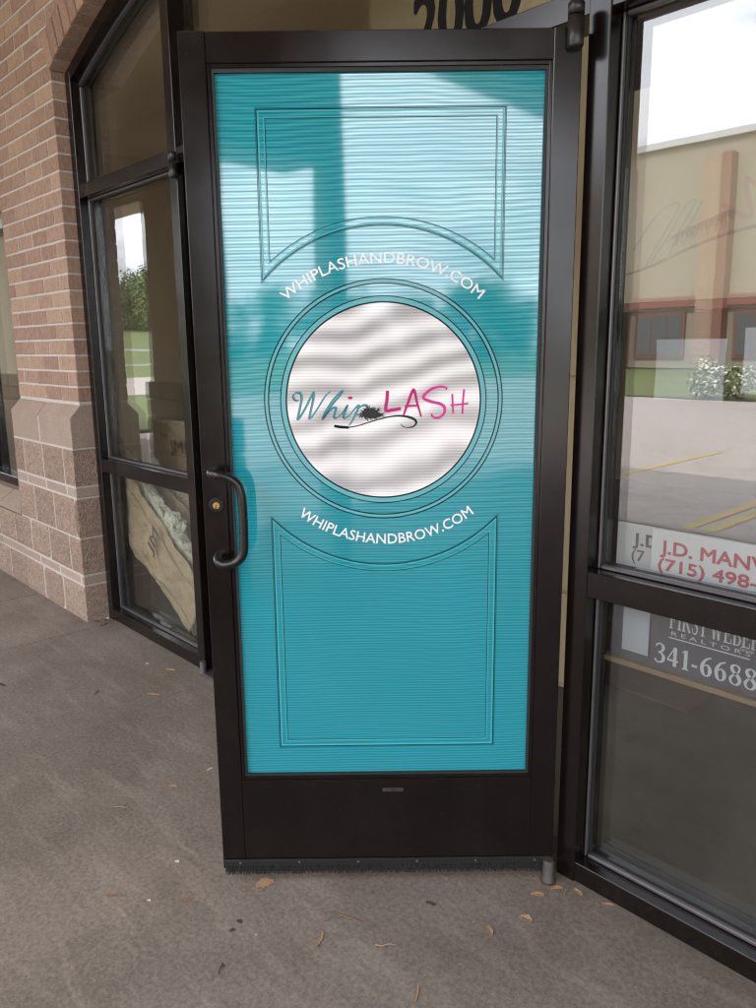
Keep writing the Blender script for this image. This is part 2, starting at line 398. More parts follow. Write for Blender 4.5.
# ------------------------------------------------------------------ setting: walkway, lot, lawns
walk = box('walkway_base', -14, 8, -4.0, .115, -.14, -.03, 'mortar', None, 0); walk.name = 'walkway'; tag(walk, kind='structure')
xs = [-14, -12.2, -10.4, -8.6, -6.8, -5.05, -3.68, -2.86, 2.4, 4.2, 6.0, 8]
for a, b in zip(xs, xs[1:]):
    box('slab', a+.003, b-.003, -4.0+.002, .113, -.045, 0, 'concrete', walk, .004)
tag(box('kerb', -14, 8, -4.16, -4.005, -.20, -.002, 'asphalt_edge', None, .02), kind='structure')
tag(pyd('parking_lot', [(-13, -4.0, -.13), (40, -4.0, -.13), (40, -20, -.13), (-13, -20, -.13)], [(0, 3, 2, 1)], 'pavement'), kind='structure')
tag(pyd('ground', [(-900, -900, -.20), (900, -900, -.20), (900, 900, -.20), (-900, 900, -.20)], [(0, 1, 2, 3)], 'lawn'), kind='structure')
tag(pyd('lawn', [(-13, -20, -.10), (40, -20, -.10), (40, -41, .35), (-13, -41, .35)], [(0, 3, 2, 1)], 'lawn'), kind='structure')
tag(pyd('side_lawn', [(-24, 30, -.06), (-13, 30, -.06), (-13, -60, -.06), (-24, -60, -.06)], [(0, 3, 2, 1)], 'lawn'), kind='structure')
tag(pyd('road', [(-40, 60, -.1), (-24, 60, -.1), (-24, -120, -.1), (-40, -120, -.1)], [(0, 3, 2, 1)], 'pavement'), kind='structure')
hv = []; hf = []
for i in range(13):
    for j in range(9):
        x = -44-14*i; y = 60-30*j
        hv.append((x, y, -.15+7*(1-math.cos(min(1, i/7)*math.pi))/2+.5*math.sin(j*1.3+i)))
for i in range(12):
    for j in range(8):
        a = i*9+j; hf.append((a, a+9, a+10, a+1))
tag(pyd('hillside', hv, hf, 'lawn', smooth=True), kind='structure')
def stripe(pts, wd):
    v, f = ribbon2d(pts, wd); return [(a, b, -.125) for a, b in v], f
for xx, lab in ((-1.78, 'right line of the double yellow parking stripe nearest the entrance'), (-1.98, 'left line of the double yellow parking stripe nearest the entrance'), (-3.9, 'yellow parking stripe just left of the double stripe'), (-6.6, 'second yellow parking stripe left of the double stripe'), (-9.3, 'leftmost yellow parking stripe in the lot'), (.8, 'yellow parking stripe just right of the double stripe'), (3.5, 'rightmost yellow parking stripe in the lot')):
    v, f = stripe([(xx, -4.25), (xx, -9.6)], .11); tag(pyd('parking_stripe', v, f, 'yellow_paint'), lab, 'road marking', 'stripes painted on the parking lot')

# ------------------------------------------------------------------ our building
B = thing('storefront_building', 'brown brick storefront with split-face block base and arched openings', 'building', (-2.955, -.065, 0))
XR, XL = -2.957, -3.850            # left pier edges
ACX, ASZ, AHS, AR = -.96, 2.772, 1.995, 5.37      # arch over the entrance
ACZ = ASZ-math.sqrt(AR*AR-AHS*AHS)
def archz(x, r=AR, cx=ACX): return ACZ+math.sqrt(max(0, r*r-(x-cx)**2))
brick_me = {}
def brick(parent, x0, x1, z0, z1, yf, depth=.10):
    L_ = round(x1-x0, 3); key = (round((z1-z0), 3), round(depth, 3))
    if key not in brick_me:
        me = boxmesh(.213, depth, z1-z0, .0025); me.materials.append(M['brick']); brick_me[key] = me
    o = link('brick', brick_me[key], None, parent, Vector(((x0+x1)/2, yf+depth/2+random.uniform(-.0015, .0015), (z0+z1)/2))-origin(parent),
             (random.uniform(-.006, .006), random.uniform(-.006, .006), random.uniform(-.004, .004)), (L_/.213, 1, 1))
    return o
PITCH, LEN = .0812, .2235
def pier(xl, xr, ztop=ASZ, z0=1.183):
    P = bpy.data.objects.new('brick_pier', None); COL.objects.link(P); P.parent = B; P.location = Vector((xr, -.06, 0))-B.location; P.empty_display_size = .1
    box('mortar_core', xl+.006, xr-.003, -.0622, .12, 1.1, ztop+.0, 'mortar', P, 0)
    z = z0; k = 0
    while z < ztop-.01:
        x = xl-(LEN/2 if k % 2 else 0)
        while x < xr-.02:
            a, b = max(x, xl), min(x+LEN-.0105, xr)
            if b-a > .03: brick(P, a, b if b < xr-.03 else xr, z+.0105, z+PITCH, -.065)
            x += LEN
        z += PITCH; k += 1
    # block base
    rows = [(0, .200, 's'), (.210, .258, 'b'), (.268, .462, 's'), (.472, .680, 's'), (.690, .742, 'b'), (.752, .944, 's')]
    box('mortar_core', xl-.008, xr-.003, -.1192, .12, 0.001, 1.10, 'mortar', P, 0)
    for ri, (a, b, kd) in enumerate(rows):
        nb = 3; off = [0, .1, .5, .1, .4, .45][ri]; bw = (xr-xl+.01)/nb
        x = xl-.01-off*bw
        while x < xr-.01:
            p, q = max(x, xl-.01), min(x+bw-.013, xr)
            if q-p > .03:
                if q > xr-.04: q = xr
                yf = -.1218+random.uniform(-.001, .0005)
                if kd == 's': rough_block('block', p, q, yf, .10, a, b, P)
                else: box('band_block', p, q, -.1205, .10, a, b, 'smooth_block', P, .004)
            x += bw
    for p, q in ((xl-.01, (xl+xr)/2-.02), ((xl+xr)/2-.010, xr)):
        bm = bmesh.new(); prof = [(-.12, .954), (-.12, 1.112), (-.060, 1.178), (.10, 1.178), (.10, .954)]
        va = [bm.verts.new((p, y, z)) for y, z in prof]; vb = [bm.verts.new((q, y, z)) for y, z in prof]
        bm.faces.new(va); bm.faces.new(list(reversed(vb)))
        for i in range(5): bm.faces.new((va[i], vb[i], vb[(i+1) % 5], va[(i+1) % 5]))
        bmesh.ops.recalc_face_normals(bm, faces=bm.faces); bmesh.ops.bevel(bm, geom=list(bm.edges), offset=.003, segments=1, affect='EDGES')
        me = bpy.data.meshes.new('cap_block'); bm.to_mesh(me); bm.free(); o = link('cap_block', me, 'smooth_block', P); o.location = -origin(P)
    return P
def rough_block(name, x0, x1, y0, y1, z0, z1, parent):
    """split-face block: uneven front face"""
    nx, nz = 10, 7; V = []; Fc = []
    for i in range(nx+1):
        for j in range(nz+1):
            edge = i in (0, nx) or j in (0, nz)
            d = 0 if edge else random.uniform(-.006, .001)
            V.append((x0+(x1-x0)*i/nx, y0+(.0025 if edge else 0)+d, z0+(z1-z0)*j/nz))
    for i in range(nx):
        for j in range(nz):
            a = i*(nz+1)+j; Fc.append((a, a+nz+1, a+nz+2, a+1))
    k = len(V)
    V += [(x0, y1, z0), (x1, y1, z0), (x1, y1, z1), (x0, y1, z1)]
    Fc += [tuple([j for j in range(nz, -1, -1)]+[k, k+3])[::-1], tuple([nx*(nz+1)+j for j in range(nz+1)]+[k+2, k+1])[::-1],
           tuple([i*(nz+1)+nz for i in range(nx+1)]+[k+2, k+3])[::-1], tuple([i*(nz+1) for i in range(nx, -1, -1)]+[k, k+1])[::-1], (k, k+1, k+2, k+3)]
    o = pyd(name, V, Fc, 'split_block', parent)
    bm = bmesh.new(); bm.from_mesh(o.data); bmesh.ops.recalc_face_normals(bm, faces=bm.faces); bm.to_mesh(o.data); bm.free()
    return o
pier(XL, XR)
RX = 2*ACX-XR
pier(RX, RX+.893)
# arch ring of soldier bricks + brick spandrel left of the arch
A = bpy.data.objects.new('brick_arch', None); COL.objects.link(A); A.parent = B; A.location = Vector((XR, -.06, ASZ))-B.location; A.empty_display_size = .1
al = math.asin(AHS/AR); ring = .165
nv = int(2*al*AR/PITCH)
vme = {}
for i in range(nv):
    if i > 26 and i < nv-6: pass
    t = -al+(i+.5)*2*al/nv
    if 'v' not in vme:
        bm = bmesh.new(); wi = (AR*2*al/nv)-.0105; wo = ((AR+ring)*2*al/nv)-.0105
        pts = [(-wi/2, 0), (wi/2, 0), (wo/2, ring), (-wo/2, ring)]
        a = [bm.verts.new((x, -.0725, z)) for x, z in pts]; b = [bm.verts.new((x, .0725, z)) for x, z in pts]
        bm.faces.new(a); bm.faces.new(list(reversed(b)))
        for k in range(4): bm.faces.new((a[k], b[k], b[(k+1) % 4], a[(k+1) % 4]))
        bmesh.ops.recalc_face_normals(bm, faces=bm.faces); bmesh.ops.bevel(bm, geom=list(bm.edges), offset=.004, segments=1, affect='EDGES')
        me = bpy.data.meshes.new('arch_brick'); bm.to_mesh(me); bm.free(); me.materials.append(M['brick']); vme['v'] = me
    link('arch_brick', vme['v'], None, A, Vector((ACX+AR*math.sin(t), .0725-.082+random.uniform(-.002, .002), ACZ+AR*math.cos(t)))-origin(A), (0, t, 0))
RO = AR+ring+.006
# mortar backing of the spandrel (left) as a strip between arch extrados and top
V = []; Fc = []
xsamp = [ACX+(AR+.008)*math.sin(-al+i*2*al/40) for i in range(41)]
for x in xsamp: V += [(x, -.0622, archz(x, AR+.008)), (x, -.0622, 5.0), (x, .30, archz(x, AR+.008)), (x, .30, 5.0)]
for i in range(40):
    a = 4*i; b = a+4; Fc += [(a, b, b+1, a+1), (a+2, a+3, b+3, b+2), (a, a+2, b+2, b), (a+1, b+1, b+3, a+3)]
pyd('mortar_core', V, Fc, 'mortar', A)
box('mortar_core', XL+.006, XR-.003, -.0618, .30, ASZ+.001, 5.0, 'mortar', A, 0)
box('mortar_core', RX+.003, RX+.887, -.0618, .30, ASZ+.001, 5.0, 'mortar', A, 0)
def limr(zz, cx, sgn):
    """x of the arch ring's outer edge at height zz; sgn -1 = left side of an arch centred at cx"""
    if zz < ASZ: d = AHS
    elif zz < ACZ+(AR+ring)*math.cos(al): d = AHS+(zz-ASZ)*math.tan(al)
    elif zz < ACZ+AR+ring: d = math.sqrt((AR+ring)**2-(zz-ACZ)**2)
    else: return cx
    return cx+sgn*(d+.008)
z = 1.183+PITCH*math.ceil((ASZ-1.183-.01)/PITCH-1e-6); k = int(round((z-1.183)/PITCH))
while z < 3.44:
    x = XL-LEN*5-(LEN/2 if k % 2 else 0)
    za, zb = z+.0105, z+PITCH
    r0, r1 = limr(za, ACX, -1), limr(zb, ACX, -1); l0, l1 = limr(za, XL-AHS, 1), limr(zb, XL-AHS, 1)
    while x < -1.0:
        a, b = x, x+LEN-.0105
        if a > max(l0, l1) and b < min(r0, r1): brick(A, a, b, za, zb, -.065)
        else:
            p = [(max(a, l0), za), (min(b, r0), za), (min(b, r1), zb), (max(a, l1), zb)]
            if p[1][0]-p[0][0] > .004 and p[2][0]-p[3][0] > .004: extrude_xz('brick', p, -.065, .035, 'brick', A, False, .002)
            elif p[1][0]-p[0][0] > .004: extrude_xz('brick', [p[0], p[1], ((p[0][0]+p[1][0])/2, zb-.01)], -.065, .035, 'brick', A, False, .001)
            elif p[2][0]-p[3][0] > .004: extrude_xz('brick', [p[2], p[3], ((p[2][0]+p[3][0])/2, za+.01)], -.065, .035, 'brick', A, False, .001)
        x += LEN
    z += PITCH; k += 1
# neighbour bay to the left: arch ring, low block wall
A2 = bpy.data.objects.new('brick_arch', None); COL.objects.link(A2); A2.parent = B; A2.location = Vector((XL, -.06, ASZ))-B.location; A2.empty_display_size = .1
for i in range(nv-18, nv):
    t = -al+(i+.5)*2*al/nv
    link('arch_brick', vme['v'], None, A2, Vector((XL-AHS+AR*math.sin(t), .0725-.082, ACZ+AR*math.cos(t)))-origin(A2), (0, t, 0))
V = []; Fc = []
for x0 in xsamp:
    x = x0-ACX+XL-AHS; zz = archz(x0, AR+.008); V += [(x, -.0622, zz), (x, -.0622, 5.0), (x, .30, zz), (x, .30, 5.0)]
for i in range(40):
    a = 4*i; b = a+4; Fc += [(a, b, b+1, a+1), (a+2, a+3, b+3, b+2), (a, a+2, b+2, b), (a+1, b+1, b+3, a+3)]
pyd('mortar_core', V, Fc, 'brick_pattern', A2)
LW = bpy.data.objects.new('low_wall', None); COL.objects.link(LW); LW.parent = B; LW.location = Vector((XL, -.06, 0))-B.location; LW.empty_display_size = .1
box('mortar_core', -7.9, XL-.012, -.1165, .12, .001, .45, 'mortar', LW, 0)
for ri, (a, b) in enumerate([(0, .200), (.268, .455)]):
    x = XL-.021
    x -= .15*ri
    first = True
    while x > -6.2:
        x0 = x-.29
        if first and ri: rough_block('block', x+.011, XL-.021, -.12, .10, a, b, LW)
        rough_block('block', x0, x, -.12, .10, a, b, LW); x -= .301; first = False
x = XL-.021
while x > -6.2:
    box('band_block', x-.40, x, -.1195, .10, .210, .258, 'smooth_block', LW, .004)
    prof = [(-.12, .465), (-.12, .495), (-.02, .56), (.10, .56), (.10, .465)]
    bm = bmesh.new(); va = [bm.verts.new((x-.40, y, zz)) for y, zz in prof]; vb = [bm.verts.new((x, y, zz)) for y, zz in prof]
    bm.faces.new(va); bm.faces.new(list(reversed(vb)))
    for i in range(5): bm.faces.new((va[i], vb[i], vb[(i+1) % 5], va[(i+1) % 5]))
    bmesh.ops.recalc_face_normals(bm, faces=bm.faces)
    me = bpy.data.meshes.new('sill_block'); bm.to_mesh(me); bm.free(); o = link('sill_block', me, 'smooth_block', LW); o.location = -origin(LW)
    x -= .411
# canopy over the walkway and the building's shell
CAN = bpy.data.objects.new('canopy', None); COL.objects.link(CAN); CAN.parent = B; CAN.location = Vector((0, -1.5, 4))-B.location; CAN.empty_display_size = .1
box('soffit', -14, 8, -2.705, -.07, 4.05, 4.15, 'ceiling_paint', CAN, 0)
box('roof', -14, 8, -3.3, 9, 5.0, 5.15, 'stucco', CAN, 0)
box('wall', -14, -7.86, -.02, .3, 0, 5.0, 'brick_pattern', B, 0)
box('wall', RX+.9, 8, -.02, .3, 0, 5.0, 'brick_pattern', B, 0)

# arcade wall along the outer edge of the walkway
AC = thing('arcade_wall', 'tan stucco arcade wall with arched openings along the outer walkway edge', 'arcade', (0, -2.9, 0))
YA, YB = -2.70, -3.10
ops = [(-9.85, -7.95, 3.18, .0), (-6.6, -3.7, 2.7, .7), (-3.1, .55, 2.9, 1.05), (1.0, 1.80, 2.55, .0), (1.95, 6.6, 3.48, .0)]   # x0,x1,spring,rise
edges = [-13.9]+[v for o in ops for v in o[:2]]+[7.9]
for i in range(0, len(edges), 2):
    a, b = edges[i], edges[i+1]
    box('pier', a, b, YA, YB if b-a > .2 else YA-.15, .9 if b-a > .2 else 0, 4.95, 'stucco', AC, .01)
    if b-a > .2:
        rough_w = .05
        z = 0
        for r in range(5):
            x = a-rough_w
            while x < b+rough_w-.02:
                q = min(x+.40, b+rough_w)
                box('block', x, q-.008, YA+.06+random.uniform(-.01, .01), YB-.06, z, z+.205, 'split_block', AC, .015)
                x += .40
            z += .215
for (a, b, sp, ri) in ops:
    pts = [(a-.004, 4.94), (a-.004, sp)]
    nseg = 24 if ri else 1
    for i in range(nseg+1):
        t = i/nseg; x = a+(b-a)*t
        pts.append((x, sp+(ri*math.sqrt(max(0, 1-(2*t-1)**2)) if ri else 0)))
    pts += [(b+.004, sp), (b+.004, 4.94)]
    V = []; Fc = []
    arc = pts[2:-2]
    for (x, zz) in arc: V += [(x, YA-.004, zz), (x, YA-.004, 4.94), (x, YB+.004, zz), (x, YB+.004, 4.94)]
    for i in range(len(arc)-1):
        p = 4*i; q = p+4; Fc += [(p, q, q+1, p+1), (p+2, p+3, q+3, q+2), (p, p+2, q+2, q), (p+1, q+1, q+3, p+3)]
    pyd('arch_header', V, Fc, 'stucco', AC)

# ------------------------------------------------------------------ interior shell
tag(box('interior_floor', -7.8, 4, .12, 6, -.08, -.004, 'inner_floor', None, 0), kind='structure')
tag(box('interior_back_wall', -7.8, 4, 6.0, 6.1, -.05, 3.7, 'tan_paint', None, 0), kind='structure')
tag(box('interior_ceiling', -7.8, 4, .31, 6, 3.6, 3.7, 'ceiling_paint', None, 0), kind='structure')
tag(box('interior_side_wall', -7.9, -7.8, .31, 6, -.05, 3.7, 'tan_paint', None, 0), kind='structure')
tag(box('interior_right_wall', 4, 4.1, .31, 6, -.05, 3.7, 'tan_paint', None, 0), kind='structure')
pw = tag(box('vestibule_wall', -1.9, -.57, 1.05, 1.15, -.05, 3.6, 'tan_paint', None, 0), kind='structure')
for (a, b) in ((.02, .425), (.44, 1.322), (1.337, 2.6)):
    box('wall_panel', -1.89, -.58, 1.03, 1.0495, a, b, 'tan_paint', pw, .003)
tag(box('partition_wall', -4.6, -2.2, 1.6, 1.7, -.05, 3.6, 'tan_paint', None, 0), kind='structure')

# ------------------------------------------------------------------ storefront windows
Y0, Y1, YG0, YG1 = 0., .115, .070, .092
def vbar(par, x0, x1, z0, z1, name='mullion', y0=Y0): return box(name, x0, x1, y0, Y1, z0, z1, 'bronze', par, .002)
def hbar(par, x0, x1, z0, z1, name='rail', y0=Y0+.002): return box(name, x0-.001, x1+.001, y0, Y1-.001, z0, z1, 'bronze', par, .002)
def pane(par, x0, x1, z0, z1): 
    o = box('pane', x0, x1, YG0, YG1, z0, z1, 'glass', par, 0)
    for (a, b, c, d) in ((x0, x0+.010, z0, z1), (x1-.010, x1, z0, z1)):
        box('gasket', a, b, YG0-.012, YG0-.001, c, d, 'black_rubber', par, .001); box('bead', a, b-.004 if a == x0 else b, YG0-.026, YG0-.0125, c, d, 'bead', par, .002)
    for (c, d) in ((z0, z0+.010), (z1-.010, z1)):
        box('gasket', x0+.011, x1-.011, YG0-.012, YG0-.001, c, d, 'black_rubber', par, .001)
        box('bead', x0+.011, x1-.011, YG0-.026, YG0-.0125, c, d, 'bead', par, .002)
    return o
def archpane(par, x0, x1, z0, r):
    n = 14; V = []
    for i in range(n+1):
        x = x0+(x1-x0)*i/n; zt = archz(x, r); V += [(x, YG0, z0), (x, YG0, zt), (x, YG1, z0), (x, YG1, zt)]
    Fc = []
    for i in range(n):
        a = 4*i; b = a+4; Fc += [(a, b, b+1, a+1), (a+2, a+3, b+3, b+2), (a, a+2, b+2, b), (a+1, b+1, b+3, a+3)]
    Fc += [(0, 1, 3, 2), (4*n, 4*n+2, 4*n+3, 4*n+1)]
    return pyd('pane', V, Fc, 'glass', par)
def archbar(par, x0, x1, r0, r1, y0, y1, mat, name):
    n = 16; V = []; Fc = []
    for i in range(n+1):
        x = x0+(x1-x0)*i/n; V += [(x, y0, archz(x, r0)), (x, y0, archz(x, r1)), (x, y1, archz(x, r0)), (x, y1, archz(x, r1))]
    for i in range(n):
        a = 4*i; b = a+4; Fc += [(a, b, b+1, a+1), (a+2, a+3, b+3, b+2), (a, a+2, b+2, b), (a+1, b+1, b+3, a+3)]
    Fc += [(0, 1, 3, 2), (4*n, 4*n+2, 4*n+3, 4*n+1)]
    return pyd(name, V, Fc, mat, par)
ZB0, ZB1, ZH0, ZH1 = .825, .893, 2.195, 2.256
JL0, JL1 = -1.980, -1.918
# left arched window
WL = thing('storefront_window', 'tall bronze framed arched window beside the brick pier with insulation stacked behind it', 'window', (-2.45, 0, 0))
fx0 = XR+.004
vbar(WL, fx0, fx0+.055, 0, ASZ-.0)
hbar(WL, fx0+.055, JL0, .002, .062, 'sill')
hbar(WL, fx0+.055, JL0, ZB0, ZB1); hbar(WL, fx0+.055, JL0, ZH0, ZH1)
archbar(WL, fx0+.002, JL0+.001, AR-.062, AR-.003, .001, Y1-.002, 'bronze', 'arch_rail')
archbar(WL, fx0+.056, JL0, AR-.074, AR-.0625, YG0-.026, YG0-.0125, 'bead', 'bead')
archbar(WL, fx0+.056, JL0, AR-.076, AR-.0625, YG0-.012, YG0-.001, 'black_rubber', 'gasket')
pane(WL, fx0+.056, JL0-.001, .063, ZB0-.001); pane(WL, fx0+.056, JL0-.001, ZB1+.001, ZH0-.001)
archpane(WL, fx0+.056, JL0-.001, ZH1+.001, AR-.064)
for (a, b) in ((fx0+.056, fx0+.066), (JL0-.011, JL0-.001)):
    zt = archz(a, AR-.08); box('bead', a, b, YG0-.026, YG0-.0125, ZH1+.001, zt, 'bead', WL, .002); box('gasket', a, b, YG0-.012, YG0-.001, ZH1+.001, zt, 'black_rubber', WL, .001)
# entrance frame: jambs, header, transom light with number
EF = thing('entrance_frame', 'bronze double door frame with numbered transom glass over the entrance', 'door frame', (-.96, 0, 0))
JR0, JR1 = -.005, .052
vbar(EF, JL0+.0005, JL1, 0, archz(JL0, AR-.064), 'jamb', -.001); vbar(EF, JR0, JR1, 0, archz(JR1, AR-.064), 'jamb', -.001)
hbar(EF, JL1, JR0, ZH0, ZH1, 'header')
archbar(EF, JL0+.001, JR1-.001, AR-.0615, AR-.0035, .003, Y1-.003, 'bronze', 'arch_rail')
archpane(EF, JL1+.001, JR0-.001, ZH1+.001, AR-.064)
V2 = text2d('2000', .17, .028, .375)
plane_xz('house_number', V2, YG0-.0015, 'number_black', EF, -.63, 2.272)
box('threshold', JL1+.001, JR0-.001, -.03, .125, .0005, .012, 'grimy_metal', EF, .003)
# right window
WR = thing('storefront_window', 'bronze framed window on the right with a real estate sign behind it', 'window', (.55, 0, 0))
wr0, wr1 = JR1+.0005, RX-.004-.055
vbar(WR, wr1, wr1+.055, 0, archz(wr1+.055, AR-.001))
hbar(WR, wr0, wr1, .002, .060, 'sill'); hbar(WR, wr0, wr1, ZB0, ZB1); hbar(WR, wr0, wr1, ZH0, ZH1)
archbar(WR, wr0-.0005, wr1+.053, AR-.062, AR-.003, .001, Y1-.002, 'bronze', 'arch_rail')
pane(WR, wr0+.001, wr1-.001, .061, ZB0-.001); pane(WR, wr0+.001, wr1-.001, ZB1+.001, ZH0-.001); archpane(WR, wr0+.001, wr1-.001, ZH1+.001, AR-.064)
# neighbour window on the far left
WN = thing('storefront_window', 'bronze framed window left of the brick pier above the low block wall', 'window', (-5.8, .03, 0))
for x in (XL-.06, -4.9, -5.9, -6.9): box('mullion', x, x+.055, .03, .145, .561, 3.0 if x < -4 else ASZ, 'bronze', WN, .002)
for a, b in ((-4.845, XL-.06), (-5.845, -4.9), (-6.845, -5.9)):
    box('sill', a-.001, b+.001, .032, .144, .561, .62, 'bronze', WN, .002)
    box('rail', a-.001, b+.001, .032, .144, ZH0, ZH1, 'bronze', WN, .002)
    box('pane', a+.001, b-.001, .09, .112, .621, ZH0-.001, 'glass', WN, 0); box('pane', a+.001, b-.001, .09, .112, ZH1+.001, 3.25, 'glass', WN, 0)

# ------------------------------------------------------------------ the doors
DW, DZ0, DH = .914, .028, 2.133
GU0, GU1, GZ0, GZ1 = .074, .838, .320, 2.082     # film area, u from the free edge
def build_leaf(D, x_sign, graphic):
    """D: Empty at the hinge, local x away from hinge, local y outward"""
    lb = lambda name, x0, x1, y0, y1, z0, z1, mat='door_bronze', bev=.002, par=None: box(name, x0, x1, y0, y1, z0, z1, mat, par or D, bev, True)
    top = DZ0+DH; gx0, gx1 = DW-GU1, DW-GU0
    lb('stile', 0, gx0-.012, -.044, 0, DZ0+.012, top); lb('stile', gx1+.012, DW, -.044, 0, DZ0+.012, top)
    lb('rail', gx0-.013, gx1+.013, -.0435, -.0012, GZ1+.012, top-.001); lb('rail', gx0-.013, gx1+.013, -.0435, -.0012, DZ0+.0125, GZ0-.012)
    # glazing stops
    lb('glazing_stop', gx0-.0118, gx0-.003, -.03, -.004, GZ0-.0115, GZ1+.0115, 'door_bronze', .001); lb('glazing_stop', gx1+.003, gx1+.0118, -.03, -.004, GZ0-.0115, GZ1+.0115, 'door_bronze', .001)
    lb('glazing_stop', gx0-.0028, gx1+.0028, -.03, -.004, GZ1+.003, GZ1+.0115, 'door_bronze', .001); lb('glazing_stop', gx0-.0028, gx1+.0028, -.03, -.004, GZ0-.0115, GZ0-.003, 'door_bronze', .001)
    gz = lb('gasket', gx0-.0028, gx0+.003, -.016, -.008, GZ0-.0028, GZ1+.0028, 'black_rubber', 0); lb('gasket', gx1-.003, gx1+.0028, -.016, -.008, GZ0-.0028, GZ1+.0028, 'black_rubber', 0)
    lb('gasket', gx0+.0031, gx1-.0031, -.016, -.008, GZ1-.006, GZ1+.0028, 'black_rubber', 0); lb('gasket', gx0+.0031, gx1-.0031, -.016, -.008, GZ0-.0028, GZ0+.003, 'black_rubber', 0)
    return gx0, gx1
DO = thing('entrance_door', 'open glass entrance door with teal printed film and dark bronze frame', 'door', (0, -.03, 0), math.pi+.8297)
gx0, gx1 = build_leaf(DO, 1, True)
FY = -.0165                       # plane of the printed film
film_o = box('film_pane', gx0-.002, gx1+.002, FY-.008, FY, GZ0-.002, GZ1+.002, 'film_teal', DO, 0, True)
CU, CZ = .457, 1.326
def dpl(name, vf, y, mat, par=film_o, u0=0., z0=0.):
    V, Fc = vf; c = par.location if par is film_o else Vector((0, 0, 0))
    return pyd(name, [(DW-(u0+q[0])-c.x, y+(q[2] if len(q) > 2 else 0)-c.y, z0+q[1]-c.z) for q in V], Fc, mat, par, True)
def circ(r, n=96, c=(CU, CZ)): return [(c[0]+r*math.sin(2*math.pi*i/n), c[1]+r*math.cos(2*math.pi*i/n)) for i in range(n)]
def arcline(cu, cz, r, a0, a1, n=40): return [(cu+r*math.sin(a0+(a1-a0)*i/n), cz+r*math.cos(a0+(a1-a0)*i/n)) for i in range(n+1)]
def panel(off, up):
    # closed outline of the printed panels with a bowed side round the disc
    if up: hw, zt, zc, R, cz = .288-off, 2.0-off, 1.62, .394+off*.9, 1.351
    else: hw, zt, zc, R, cz = .287-off, .400+off, 1.032, .394+off*.9, 1.303
    a = math.asin(min(.99, hw/R))
    if up: return [(CU-hw, zt), (CU+hw, zt)]+arcline(CU, cz, R, a, -a)
    return [(CU+hw, zt), (CU-hw, zt)]+arcline(CU, cz, R, math.pi+a, math.pi-a)
yy = FY+.0004
for up in (True, False):
    dpl('panel_outline', ribbon2d(panel(-.0028, up), .0022, True), yy, 'ink_shade')
    dpl('panel_outline', ribbon2d(panel(0, up), .0018, True), yy+.0001, 'ink_black')
    dpl('panel_outline', ribbon2d(panel(.0036, up), .0034, True), yy, 'ink_lightteal')
    dpl('panel_outline', ribbon2d(panel(.0170, up), .0022, True), yy, 'ink_lightteal')
    dpl('panel_outline', ribbon2d(panel(.0195, up), .0014, True), yy+.0001, 'ink_black')
for r, wd, mt in ((.2945, .0026, 'ink_black'), (.2895, .006, 'ink_halo'), (.2845, .0028, 'ink_black'), (.2545, .0025, 'ink_black'), (.2475, .0115, 'ink_halo'), (.2405, .004, 'ink_black')):
    dpl('ring_line', ribbon2d(circ(r), wd, True), yy+(.0001 if mt == 'ink_black' else 0), mt)
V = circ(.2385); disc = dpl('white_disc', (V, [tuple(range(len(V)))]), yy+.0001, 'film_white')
def arctext(s, cu, cz, r, span, h, top):
    V, Fc = text2d(s, h*.94, .007); x1 = max(v[0] for v in V); k = span/x1
    O = []
    for x, y, d in V:
        a = (x*k-span/2)/r
        if top: O.append((cu+(r+y)*math.sin(a), cz+(r+y)*math.cos(a), d))
        else: O.append((cu+(r-y)*math.sin(a), cz-(r-y)*math.cos(a), d))
    return O, Fc
dpl('web_address', arctext('WHIPLASHANDBROW.COM', .457, 1.300, .357, 2*.357*math.asin(.233/.357), .028, True), yy+.0002, 'ink_white')
dpl('web_address', arctext('WHIPLASHANDBROW.COM', .461, 1.329, .365, 2*.365*math.asin(.224/.365), .029, False), yy+.0002, 'ink_white')
# logo, traced in its own units
def lg(pts): return [(.22+((270+x/3.436)-287)/192*.472, 1.563-((360+y/3.436)-303)/195*.477) for x, y in pts]
def stroke(pts, w, taper=True):
    q = smooth_pts(lg(pts), 7); n = len(q)
    ww = [w*(.55+.45*math.sin(math.pi*i/(n-1))) if taper else w for i in range(n)]
    return ribbon2d(q, ww)
whip = [
 [(99, 128), (86, 127), (79, 114), (88, 102), (104, 103), (108, 122), (100, 158), (93, 192), (104, 180), (124, 147), (140, 116), (150, 102), (147, 130), (139, 162), (134, 191), (150, 174), (172, 141), (190, 114), (207, 99)],
 [(178, 192), (190, 166), (214, 130), (240, 104), (250, 98), (240, 113), (214, 142), (190, 178), (180, 192), (196, 172), (214, 157), (226, 156), (222, 172), (219, 187), (228, 190), (242, 180)],
 [(242, 180), (254, 165), (264, 150), (256, 170), (252, 186), (260, 190), (274, 180)],
 [(274, 180), (290, 160), (304, 148), (300, 166), (285, 195), (273, 214)], [(292, 176), (306, 156), (324, 147), (336, 154), (326, 170), (302, 180)]]
ly = yy+.0003
dpl('logo_word', merge2d([stroke([(x-3, y+2.5) for x, y in s], .0038) for s in whip]), ly, 'ink_black')
dpl('logo_word', merge2d([stroke(s, .0056) for s in whip]), ly+.0001, 'ink_logoteal')
dot = lg([(275+9*math.cos(a), 122+5*math.sin(a)) for a in [i*math.pi/6 for i in range(12)]]); dpl('logo_dot', (dot, [tuple(range(12))]), ly, 'ink_pink')
dpl('logo_word', merge2d([stroke([(404, 99), (402, 130), (398, 166), (420, 166), (450, 160)], .0086, False), stroke([(457, 190), (472, 150), (494, 97), (506, 140), (521, 191)], .0076), stroke([(463, 153), (509, 151)], .0055, False)]), ly, 'ink_pink')
